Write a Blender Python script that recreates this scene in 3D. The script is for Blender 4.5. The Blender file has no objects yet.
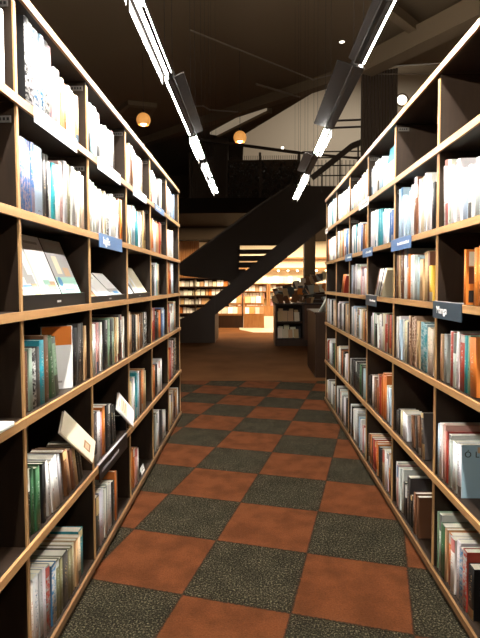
import bpy, bmesh, math, random
from mathutils import Vector, Matrix
S = bpy.context.scene
COL = S.collection
RND = random.Random(11)
R_ = math.radians
EYE = 1.412                      # camera height
F, VPX, VPY = 500.0, 254.0, 284.0  # focal length in pixels, vanishing point of the aisle

# ---------------------------------------------------------------- camera
CX, CY, ROLL = 240.0, 309.0, 0.0044               # principal point (the photo is cropped a little), slight roll of the hand-held camera
Yc = Vector((VPX - CX, CY - VPY, -F)).normalized()
t = math.atan2(CY - VPY, F)
Zc = Vector((-math.sin(ROLL) * math.cos(t), math.cos(ROLL) * math.cos(t), math.sin(t))); Zc = (Zc - Yc * Zc.dot(Yc)).normalized()
Xc = Yc.cross(Zc)
CAMR = Matrix((Xc, Yc, Zc))
cam = bpy.data.cameras.new('camera'); cam.sensor_fit = 'HORIZONTAL'; cam.sensor_width = 36.0
cam.lens = 36.0 * F / 480; cam.shift_y = -(319.0 - CY) / 480; cam.clip_start = 0.02; cam.clip_end = 200
camo = bpy.data.objects.new('camera', cam); COL.objects.link(camo)
camo.matrix_world = Matrix.Translation((0, 0, EYE)) @ CAMR.to_4x4()
S.camera = camo

def at(u, v, y=None, z=None, x=None):
    """the point of the place seen at pixel (u, v), on a plane y=, z= or x="""
    r = CAMR @ Vector((u - CX, CY - v, -F))
    s = y / r.y if y is not None else ((z - EYE) / r.z if z is not None else x / r.x)
    return Vector((0, 0, EYE)) + r * s

# ---------------------------------------------------------------- materials
def mat(name, col, rough=0.6, spec=0.3, emit=None, es=0.0, metal=0.0):
    m = bpy.data.materials.new(name); m.use_nodes = True
    b = m.node_tree.nodes['Principled BSDF']
    b.inputs['Base Color'].default_value = (*col, 1); b.inputs['Roughness'].default_value = rough
    b.inputs['Specular IOR Level'].default_value = spec; b.inputs['Metallic'].default_value = metal
    if emit:
        b.inputs['Emission Color'].default_value = (*emit, 1); b.inputs['Emission Strength'].default_value = es
    return m
def nd(m, typ, **kw):
    n = m.node_tree.nodes.new(typ)
    for k, v in kw.items():
        if k in n.inputs: n.inputs[k].default_value = v
        else: setattr(n, k, v)
    return n
def lk(m, a, b): m.node_tree.links.new(a, b)
def bsdf(m): return m.node_tree.nodes['Principled BSDF']
def ramp(m, fac, stops, interp='LINEAR'):
    r = nd(m, 'ShaderNodeValToRGB'); cr = r.color_ramp; cr.interpolation = interp
    while len(cr.elements) < len(stops): cr.elements.new(0.5)
    for e, (p, c) in zip(cr.elements, stops): e.position = p; e.color = (*c, 1) if len(c) == 3 else c
    lk(m, fac, r.inputs[0]); return r.outputs[0]
def wood(name, c0, c1, scale, rough=0.45):
    m = mat(name, c0, rough)
    tc = nd(m, 'ShaderNodeTexCoord'); mp = nd(m, 'ShaderNodeMapping'); mp.inputs['Scale'].default_value = scale
    lk(m, tc.outputs['Object'], mp.inputs['Vector'])
    n = nd(m, 'ShaderNodeTexNoise', Scale=6.0, Detail=6.0, Roughness=0.6); lk(m, mp.outputs[0], n.inputs['Vector'])
    lk(m, ramp(m, n.outputs[0], [(0.3, c0), (0.7, c1)]), bsdf(m).inputs['Base Color'])
    bp = nd(m, 'ShaderNodeBump', Strength=0.15, Distance=0.002); lk(m, n.outputs[0], bp.inputs['Height'])
    lk(m, bp.outputs[0], bsdf(m).inputs['Normal'])
    return m
OAK = wood('oak', (0.48, 0.275, 0.120), (0.36, 0.19, 0.075), (6, 0.8, 10))
OAKV = wood('oak_upright', (0.46, 0.27, 0.120), (0.34, 0.185, 0.075), (8, 8, 0.8))
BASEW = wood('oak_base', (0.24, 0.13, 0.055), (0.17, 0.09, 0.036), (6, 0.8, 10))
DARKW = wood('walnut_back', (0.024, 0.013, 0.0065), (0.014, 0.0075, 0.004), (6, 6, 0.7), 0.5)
WARMW = wood('warm_wood', (0.42, 0.20, 0.07), (0.30, 0.13, 0.045), (2, 2, 0.5))
BROWNW = wood('brown_cabinet', (0.045, 0.022, 0.011), (0.03, 0.015, 0.008), (2, 2, 0.5))
CEILM = mat('ceiling_paint', (0.135, 0.094, 0.056), 0.9, 0.1)
BEAMM = mat('beam_paint', (0.155, 0.110, 0.066), 0.8, 0.15)
STEEL = mat('dark_steel', (0.045, 0.030, 0.019), 0.55, 0.3)
STRM = mat('stringer_steel', (0.040, 0.023, 0.013), 0.5, 0.4)
MEZZ = mat('mezzanine_paint', (0.075, 0.052, 0.033), 0.8, 0.15)
CREAM = mat('cream_plaster', (0.66, 0.57, 0.45), 0.85, 0.1)
WALLW = mat('shop_wall', (0.85, 0.74, 0.55), 0.8, 0.1)
PAGE = mat('page_paper', (0.83, 0.78, 0.66), 0.85, 0.05)
BLACK = mat('black_plastic', (0.008, 0.007, 0.006), 0.4, 0.3)
LAMPM = mat('lamp_housing', (0.006, 0.0042, 0.003), 0.5, 0.15)
WHITEP = mat('white_print', (0.85, 0.85, 0.84), 0.6)
GREYP = mat('grey_print', (0.35, 0.34, 0.33), 0.6)
TAGM = mat('tag_grey', (0.11, 0.10, 0.09), 0.6)
SIGNB = mat('sign_blue', (0.085, 0.17, 0.34), 0.4, 0.4)
SIGND = mat('sign_slate', (0.035, 0.055, 0.075), 0.4, 0.4)
SIGNP = mat('sign_pale', (0.78, 0.80, 0.82), 0.4, 0.4)
TILEP = mat('pale_floor', (0.48, 0.42, 0.33), 0.5)
TUBE = mat('lamp_diffuser', (0.9, 0.95, 0.95), 0.5, 0.3, (1.0, 0.955, 0.88), 480.0)
TUBE2 = mat('lamp_diffuser_dimmed', (0.9, 0.95, 0.95), 0.5, 0.3, (1.0, 0.955, 0.88), 120.0)
WARMTUBE = mat('warm_lamp', (0.9, 0.8, 0.6), 0.5, 0.3, (1.0, 0.72, 0.40), 14.0)
GLOBE = mat('amber_glass', (0.8, 0.4, 0.12), 0.25, 0.5, (1.0, 0.42, 0.10), 0.55)
BULB = mat('bulb', (1, 0.9, 0.7), 0.4, 0.3, (1.0, 0.82, 0.5), 9.0)
SLOT = mat('lit_slot', (0.6, 0.52, 0.4), 0.6, 0.2, (1.0, 0.80, 0.55), 0.20)
DOWN = mat('downlight_lens', (0.9, 0.9, 0.8), 0.4, 0.3, (1.0, 0.9, 0.75), 3.0)
EXITG = mat('exit_green', (0.05, 0.25, 0.08), 0.5, 0.3, (0.05, 0.6, 0.15), 0.25)

def carpet():
    m = mat('carpet_tiles', (0.2, 0.1, 0.05), 0.95, 0.05)
    g = nd(m, 'ShaderNodeNewGeometry'); mp = nd(m, 'ShaderNodeMapping'); mp.vector_type = 'TEXTURE'
    mp.inputs['Location'].default_value = (0.274, 2.567, 0); mp.inputs['Rotation'].default_value = (0, 0, R_(-13.9)); mp.inputs['Scale'].default_value = (0.5, 0.5, 0.5)
    lk(m, g.outputs['Position'], mp.inputs['Vector'])
    ck = nd(m, 'ShaderNodeTexChecker', Scale=1.0); ck.inputs['Color1'].default_value = (1, 1, 1, 1); ck.inputs['Color2'].default_value = (0, 0, 0, 1)
    off = nd(m, 'ShaderNodeVectorMath'); off.operation = 'ADD'; off.inputs[1].default_value = (100, 100, 0.5)
    # frayed tile edges: a little noise on the coordinates
    nz = nd(m, 'ShaderNodeTexNoise', Scale=90.0, Detail=2.0); lk(m, g.outputs['Position'], nz.inputs['Vector'])
    sc = nd(m, 'ShaderNodeVectorMath'); sc.operation = 'MULTIPLY_ADD'; sc.inputs[1].default_value = (0.03, 0.03, 0); sc.inputs[2].default_value = (-0.015, -0.015, 0)
    lk(m, nz.outputs['Color'], sc.inputs[0]); lk(m, mp.outputs[0], off.inputs[0])
    ad = nd(m, 'ShaderNodeVectorMath'); ad.operation = 'ADD'; lk(m, off.outputs[0], ad.inputs[0]); lk(m, sc.outputs[0], ad.inputs[1])
    lk(m, ad.outputs[0], ck.inputs['Vector'])
    n1 = nd(m, 'ShaderNodeTexNoise', Scale=120.0, Detail=4.0, Roughness=0.75); lk(m, g.outputs['Position'], n1.inputs['Vector'])
    n2 = nd(m, 'ShaderNodeTexNoise', Scale=7.0, Detail=4.0); lk(m, g.outputs['Position'], n2.inputs['Vector'])
    grey = ramp(m, n1.outputs[0], [(0.38, (0.0075, 0.006, 0.004)), (0.54, (0.026, 0.022, 0.013)), (0.66, (0.18, 0.155, 0.10))])
    orng = ramp(m, n1.outputs[0], [(0.3, (0.080, 0.025, 0.0092)), (0.7, (0.128, 0.042, 0.0155))])
    worn = ramp(m, n2.outputs[0], [(0.35, (0.72, 0.72, 0.72)), (0.62, (1.05, 1.05, 1.05))])
    mx = nd(m, 'ShaderNodeMix', data_type='RGBA'); lk(m, ck.outputs['Fac'], mx.inputs[0]); lk(m, grey, mx.inputs[6]); lk(m, orng, mx.inputs[7])
    ml = nd(m, 'ShaderNodeMix', data_type='RGBA', blend_type='MULTIPLY'); ml.inputs[0].default_value = 1; lk(m, mx.outputs[2], ml.inputs[6]); lk(m, worn, ml.inputs[7])
    # joints between the tiles
    fr = nd(m, 'ShaderNodeVectorMath'); fr.operation = 'FRACTION'; lk(m, ad.outputs[0], fr.inputs[0])
    sx = nd(m, 'ShaderNodeSeparateXYZ'); lk(m, fr.outputs[0], sx.inputs[0])
    def edge(o):
        a = nd(m, 'ShaderNodeMath', operation='SUBTRACT'); lk(m, o, a.inputs[0]); a.inputs[1].default_value = 0.5
        b = nd(m, 'ShaderNodeMath', operation='ABSOLUTE'); lk(m, a.outputs[0], b.inputs[0])
        c = nd(m, 'ShaderNodeMath', operation='GREATER_THAN'); lk(m, b.outputs[0], c.inputs[0]); c.inputs[1].default_value = 0.490; return c.outputs[0]
    mxm = nd(m, 'ShaderNodeMath', operation='MAXIMUM'); lk(m, edge(sx.outputs[0]), mxm.inputs[0]); lk(m, edge(sx.outputs[1]), mxm.inputs[1])
    jf = nd(m, 'ShaderNodeMath', operation='MULTIPLY'); lk(m, mxm.outputs[0], jf.inputs[0]); jf.inputs[1].default_value = 0.7
    j = nd(m, 'ShaderNodeMix', data_type='RGBA'); lk(m, jf.outputs[0], j.inputs[0]); lk(m, ml.outputs[2], j.inputs[6]); j.inputs[7].default_value = (0.02, 0.013, 0.008, 1)
    lk(m, j.outputs[2], bsdf(m).inputs['Base Color'])
    bp = nd(m, 'ShaderNodeBump', Strength=0.6, Distance=0.006); lk(m, n1.outputs[0], bp.inputs['Height']); lk(m, bp.outputs[0], bsdf(m).inputs['Normal'])
    return m
CARPET = carpet()
def plain_carpet():
    m = mat('brown_carpet', (0.3, 0.12, 0.04), 0.95, 0.05)
    g = nd(m, 'ShaderNodeNewGeometry'); mp = nd(m, 'ShaderNodeMapping'); mp.inputs['Scale'].default_value = (1.0, 1.0, 1)
    lk(m, g.outputs['Position'], mp.inputs['Vector'])
    n = nd(m, 'ShaderNodeTexNoise', Scale=1.4, Detail=5.0); lk(m, mp.outputs[0], n.inputs['Vector'])
    lk(m, ramp(m, n.outputs[0], [(0.3, (0.10, 0.042, 0.015)), (0.7, (0.155, 0.064, 0.023))]), bsdf(m).inputs['Base Color'])
    return m
BROWNC = plain_carpet()

def cover_material():
    """printed book covers: the colour, the ink and the layout of the spine sit in the mesh's attributes"""
    m = mat('book_cover', (0.5, 0.5, 0.5), 0.42, 0.35)
    def attr(n): a = nd(m, 'ShaderNodeAttribute'); a.attribute_name = n; return a
    col, ink, sd = attr('Col'), attr('Ink'), attr('Seed')
    ss = nd(m, 'ShaderNodeSeparateColor'); lk(m, sd.outputs['Color'], ss.inputs[0])
    uv = nd(m, 'ShaderNodeUVMap'); uv.uv_map = 'UV'
    su = nd(m, 'ShaderNodeSeparateXYZ'); lk(m, uv.outputs[0], su.inputs[0])
    def M(op, a, b=None, c=None):
        n = nd(m, 'ShaderNodeMath', operation=op)
        for i, q in enumerate((a, b, c)):
            if q is None: continue
            if isinstance(q, (int, float)): n.inputs[i].default_value = q
            else: lk(m, q, n.inputs[i])
        return n.outputs[0]
    U, V, r1, pat, r2 = su.outputs[0], su.outputs[1], ss.outputs[0], ss.outputs[1], ss.outputs[2]
    # lettering down the spine
    cv = nd(m, 'ShaderNodeCombineXYZ'); lk(m, M('MULTIPLY', U, 5.0), cv.inputs[0]); lk(m, M('MULTIPLY', V, 46.0), cv.inputs[1]); lk(m, M('MULTIPLY', r1, 97.0), cv.inputs[2])
    n = nd(m, 'ShaderNodeTexNoise', Scale=1.0, Detail=1.0); lk(m, cv.outputs[0], n.inputs['Vector'])
    letters = M('GREATER_THAN', n.outputs[0], 0.60)
    inu = M('LESS_THAN', M('ABSOLUTE', M('SUBTRACT', U, 0.5)), M('MULTIPLY_ADD', r2, 0.12, 0.08))
    lo = M('MULTIPLY_ADD', r1, 0.25, 0.22); hi = M('MULTIPLY_ADD', r2, 0.25, 0.62)
    inv = M('MULTIPLY', M('GREATER_THAN', V, lo), M('LESS_THAN', V, hi))
    foot = M('MULTIPLY', M('GREATER_THAN', V, 0.05), M('LESS_THAN', V, 0.11))
    title = M('MULTIPLY', M('MULTIPLY', letters, inu), M('MAXIMUM', inv, foot))
    # a plain band at the head or foot on some spines
    band = M('MULTIPLY', M('GREATER_THAN', V, M('MULTIPLY_ADD', r2, 0.3, 0.62)), M('GREATER_THAN', r1, 0.84))
    band2 = M('MULTIPLY', M('LESS_THAN', V, M('MULTIPLY_ADD', r1, 0.3, 0.08)), M('GREATER_THAN', r2, 0.88))
    # mottled picture spines
    cp = nd(m, 'ShaderNodeCombineXYZ'); lk(m, M('MULTIPLY', U, 1.3), cp.inputs[0]); lk(m, M('MULTIPLY', V, 11.0), cp.inputs[1]); lk(m, M('MULTIPLY', r1, 31.0), cp.inputs[2])
    np_ = nd(m, 'ShaderNodeTexNoise', Scale=1.6, Detail=5.0, Roughness=0.65); lk(m, cp.outputs[0], np_.inputs['Vector'])
    mott = M('MULTIPLY', pat, ramp_f(m, np_.outputs[0], 0.44, 0.58))
    fac = M('MAXIMUM', M('MAXIMUM', title, M('MULTIPLY', M('MAXIMUM', band, band2), 0.85)), mott)
    mx = nd(m, 'ShaderNodeMix', data_type='RGBA'); lk(m, fac, mx.inputs[0]); lk(m, col.outputs['Color'], mx.inputs[6]); lk(m, ink.outputs['Color'], mx.inputs[7])
    lk(m, mx.outputs[2], bsdf(m).inputs['Base Color'])
    return m
def ramp_f(m, fac, a, b):
    r = nd(m, 'ShaderNodeMapRange'); r.inputs[1].default_value = a; r.inputs[2].default_value = b; lk(m, fac, r.inputs[0]); return r.outputs[0]
COVER = cover_material()

# ---------------------------------------------------------------- mesh helpers
def box(bm, x0, x1, y0, y1, z0, z1, mx=None, mi=0):
    vs = [Vector((x, y, z)) for x in (x0, x1) for y in (y0, y1) for z in (z0, z1)]
    if mx is not None: vs = [mx @ v for v in vs]
    v = [bm.verts.new(p) for p in vs]
    fs = []
    for q in ((0, 1, 3, 2), (4, 6, 7, 5), (0, 4, 5, 1), (2, 3, 7, 6), (0, 2, 6, 4), (1, 5, 7, 3)):
        f = bm.faces.new([v[i] for i in q]); f.material_index = mi; fs.append(f)
    return fs
def bar(bm, a, b, r, n=8):
    a, b = Vector(a), Vector(b); d = (b - a); L = d.length; q = d.to_track_quat('Z', 'Y').to_matrix()
    ring = []
    for p in (a, b):
        ring.append([bm.verts.new(p + q @ Vector((r * math.cos(2 * math.pi * i / n), r * math.sin(2 * math.pi * i / n), 0))) for i in range(n)])
    for i in range(n):
        bm.faces.new((ring[0][i], ring[0][(i + 1) % n], ring[1][(i + 1) % n], ring[1][i]))
    bm.faces.new(ring[0][::-1]); bm.faces.new(ring[1])
def beam(bm, a, b, w, h):
    """a rectangular bar from a to b, w wide and h tall"""
    a, b = Vector(a), Vector(b); d = (b - a).normalized(); up = Vector((0, 0, 1))
    if abs(d.z) > 0.95: up = Vector((0, 1, 0))
    s = d.cross(up).normalized(); u2 = s.cross(d).normalized()
    pts = [[bm.verts.new(p + s * (sx * w / 2) + u2 * (sz * h / 2)) for sx, sz in ((-1, -1), (1, -1), (1, 1), (-1, 1))] for p in (a, b)]
    for i in range(4): bm.faces.new((pts[0][i], pts[0][(i + 1) % 4], pts[1][(i + 1) % 4], pts[1][i]))
    bm.faces.new(pts[0][::-1]); bm.faces.new(pts[1])
def prism(bm, pts, ax, a0, a1):
    """pts are 2-D: (x,z) when ax == 'y', (x,y) when ax == 'z', (y,z) when ax == 'x'"""
    def mk(p, a): return {'y': (p[0], a, p[1]), 'z': (p[0], p[1], a), 'x': (a, p[0], p[1])}[ax]
    A = [bm.verts.new(mk(p, a0)) for p in pts]; B = [bm.verts.new(mk(p, a1)) for p in pts]; n = len(pts)
    for i in range(n): bm.faces.new((A[i], A[(i + 1) % n], B[(i + 1) % n], B[i]))
    bm.faces.new(A[::-1]); bm.faces.new(B)
def sphere(bm, c, r, nu=20, nv=12, sz=1.0, v0=0.0, v1=1.0):
    rows = []
    for j in range(nv + 1):
        th = math.pi * (v0 + (v1 - v0) * j / nv)
        rows.append([bm.verts.new((c[0] + r * math.sin(th) * math.cos(2 * math.pi * i / nu), c[1] + r * math.sin(th) * math.sin(2 * math.pi * i / nu), c[2] + sz * r * math.cos(th))) for i in range(nu)])
    for j in range(nv):
        for i in range(nu): bm.faces.new((rows[j][i], rows[j][(i + 1) % nu], rows[j + 1][(i + 1) % nu], rows[j + 1][i]))
def obj(name, bm, m, parent=None, bevel=0.0, smooth=False):
    bmesh.ops.remove_doubles(bm, verts=bm.verts, dist=1e-6)
    bmesh.ops.recalc_face_normals(bm, faces=bm.faces)
    me = bpy.data.meshes.new(name); bm.to_mesh(me); bm.free()
    for x in (m if isinstance(m, (list, tuple)) else [m]): me.materials.append(x)
    if smooth:
        for p in me.polygons: p.use_smooth = True
    o = bpy.data.objects.new(name, me); COL.objects.link(o)
    if parent: o.parent = parent
    if bevel:
        b = o.modifiers.new('bevel', 'BEVEL'); b.width = bevel; b.segments = 2; b.limit_method = 'ANGLE'
    return o
def one(name, m, parent, *dims, bevel=0.0):
    bm = bmesh.new(); box(bm, *dims); return obj(name, bm, m, parent, bevel)
def tag(o, label, cat, group=None):
    o['label'] = label; o['category'] = cat
    if group: o['group'] = group
    return o
def thing(name, label, cat, loc=(0, 0, 0), group=None):
    o = bpy.data.objects.new(name, None); o.empty_display_size = 0.1; COL.objects.link(o); o.location = loc
    return tag(o, label, cat, group)
def struct(o, kind='structure'): o['kind'] = kind; return o
def text(name, s, size, m, parent, mx, depth=0.0008):
    cu = bpy.data.curves.new(name, 'FONT'); cu.body = s; cu.size = size; cu.extrude = depth; cu.align_x = 'CENTER'; cu.align_y = 'CENTER'
    tmp = bpy.data.objects.new('tmp_text', cu); COL.objects.link(tmp)
    dg = bpy.context.evaluated_depsgraph_get(); me = bpy.data.meshes.new_from_object(tmp.evaluated_get(dg))
    bpy.data.objects.remove(tmp); me.name = name; me.materials.clear(); me.materials.append(m); me.transform(mx)
    o = bpy.data.objects.new(name, me); COL.objects.link(o); o.parent = parent
    return o
# ---------------------------------------------------------------- books
PAL = {'w': ((0.84, 0.83, 0.80), 'white'), 'c': ((0.76, 0.66, 0.47), 'cream'), 't': ((0.56, 0.36, 0.18), 'tan'), 'o': ((0.66, 0.20, 0.035), 'orange'),
       'r': ((0.45, 0.06, 0.035), 'red'), 'n': ((0.17, 0.075, 0.035), 'brown'), 'k': ((0.016, 0.015, 0.015), 'black'), 'g': ((0.42, 0.42, 0.40), 'grey'),
       's': ((0.28, 0.40, 0.28), 'sage'), 'e': ((0.045, 0.13, 0.055), 'green'), 'a': ((0.03, 0.27, 0.33), 'teal'), 'b': ((0.06, 0.15, 0.36), 'blue'),
       'l': ((0.45, 0.60, 0.70), 'pale-blue'), 'p': ((0.72, 0.40, 0.38), 'pink'), 'm': ((0.42, 0.62, 0.50), 'mint'), 'd': ((0.065, 0.06, 0.055), 'charcoal'),
       'y': ((0.75, 0.42, 0.06), 'yellow'), 'v': ((0.20, 0.18, 0.10), 'olive')}
INKS = {'w': [(0.03, 0.03, 0.03), (0.45, 0.06, 0.04), (0.05, 0.18, 0.35), (0.1, 0.1, 0.1)], 'k': [(0.7, 0.7, 0.66), (0.6, 0.42, 0.18), (0.5, 0.5, 0.48)]}
LIGHTS_ = 'wctlpgms'
def book_layers(bm):
    return (bm.loops.layers.float_color.new('Col'), bm.loops.layers.float_color.new('Ink'), bm.loops.layers.float_color.new('Seed'), bm.loops.layers.uv.new('UV'))
def book_cover(bm, lay, T, H, D, code, mx=None, mi=0):
    """case of a book: rounded spine at y = 0 facing -y, two boards; thickness along x, depth along y"""
    c = code[0]; base = PAL[c][0]; j = RND.uniform(0.92, 1.08); base = tuple(min(0.86, max(0.008, q * j * RND.uniform(0.93, 1.07))) for q in base)
    ink = RND.choice(INKS['w'] if c in LIGHTS_ else INKS['k']); seed = (RND.random(), 1.0 if len(code) > 1 else 0.0, RND.random(), 1)
    if len(code) > 1 and c in 'bp': ink = (0.34, 0.27, 0.33)
    if len(code) > 1 and c == 'a': ink = (0.40, 0.52, 0.55)
    if len(code) > 1 and c == 'n': ink = (0.55, 0.38, 0.25)
    w = min(0.0025, T * 0.16); r = min(0.004, T * 0.18)
    outer = [(0, D), (0, r), (T * 0.2, r * 0.25), (T * 0.5, 0), (T * 0.8, r * 0.25), (T, r), (T, D)]
    inner = [(T - w, D), (T - w, r + w), (w, r + w), (w, D)]
    prof = outer + inner; n = len(prof)
    def V(p, z):
        q = Vector((p[0], p[1], z)); return bm.verts.new(mx @ q if mx is not None else q)
    A = [V(p, 0) for p in prof]; B = [V(p, H) for p in prof]
    fs = []
    for i in range(n):
        f = bm.faces.new((A[i], A[(i + 1) % n], B[(i + 1) % n], B[i]))
        if 1 <= i <= 4: uvs = [(prof[i][0] / T, 0), (prof[i + 1][0] / T, 0), (prof[i + 1][0] / T, 1), (prof[i][0] / T, 1)]
        else: uvs = [(3.0, 0.5)] * 4
        if 1 <= i <= 4: f.smooth = True
        fs.append((f, uvs))
    # end faces of the boards and the spine
    for ring, flip in ((A, True), (B, False)):
        quads = [(0, 1, 9, 10), (1, 2, 3, 9), (3, 4, 5, 8, 9), (5, 6, 7, 8)]
        for q in quads:
            vs = [ring[k] for k in q]
            f = bm.faces.new(vs[::-1] if flip else vs); fs.append((f, [(3.0, 0.5)] * len(q)))
    for f, uvs in fs:
        f.material_index = mi
        for l, u in zip(f.loops, uvs):
            l[lay[0]] = (*base, 1); l[lay[1]] = (*ink, 1); l[lay[2]] = seed; l[lay[3]].uv = u
    return w
def book_pages(bm, T, H, D, w, mx=None, mi=0):
    return box(bm, w * 1.05, T - w * 1.05, 0.0045 + w, D - 0.003, 0.002, H - 0.0025, mx, mi)
def finish(name, bm, m):
    me = bpy.data.meshes.new(name); bmesh.ops.recalc_face_normals(bm, faces=bm.faces); bm.to_mesh(me); bm.free()
    for x in (m if isinstance(m, list) else [m]): me.materials.append(x)
    return me
def make_book(T, H, D, code, mx, label, group, name='book'):
    bm = bmesh.new(); lay = book_layers(bm); w = book_cover(bm, lay, T, H, D, code)
    o = bpy.data.objects.new(name, finish(name, bm, COVER)); COL.objects.link(o); o.matrix_world = mx
    bm = bmesh.new(); book_pages(bm, T, H, D, w)
    p = bpy.data.objects.new('page_block', finish('page_block', bm, PAGE)); COL.objects.link(p); p.parent = o
    tag(o, label, 'book', group)
    return o
ORD = 'first second third fourth fifth sixth seventh eighth ninth tenth eleventh twelfth thirteenth fourteenth fifteenth sixteenth seventeenth eighteenth nineteenth twentieth'.split()
ORD += ['twenty-' + q for q in ORD[:9]] + ['thirtieth']
SHELFN = {1: 'top', 2: 'second', 3: 'third', 4: 'fourth', 5: 'fifth', 6: 'bottom'}
LEVEL = {1: 2.038, 2: 1.665, 3: 1.322, 4: 0.960, 5: 0.508, 6: 0.060}   # tops of the shelves
TOPZ = 2.377
def caseord(side, n): return ['foremost', 'second', 'third', 'fourth', 'fifth', 'sixth'][n if side == 'L' else n - 1]
def sidew(side): return 'left-hand' if side == 'L' else 'right-hand'
XF = {'L': -0.782, 'R': 0.847}
PITCH = 0.715
def Y0(n, side='L'): return (1.672 if side == 'L' else 1.652) + PITCH * (n - 1)
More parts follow.
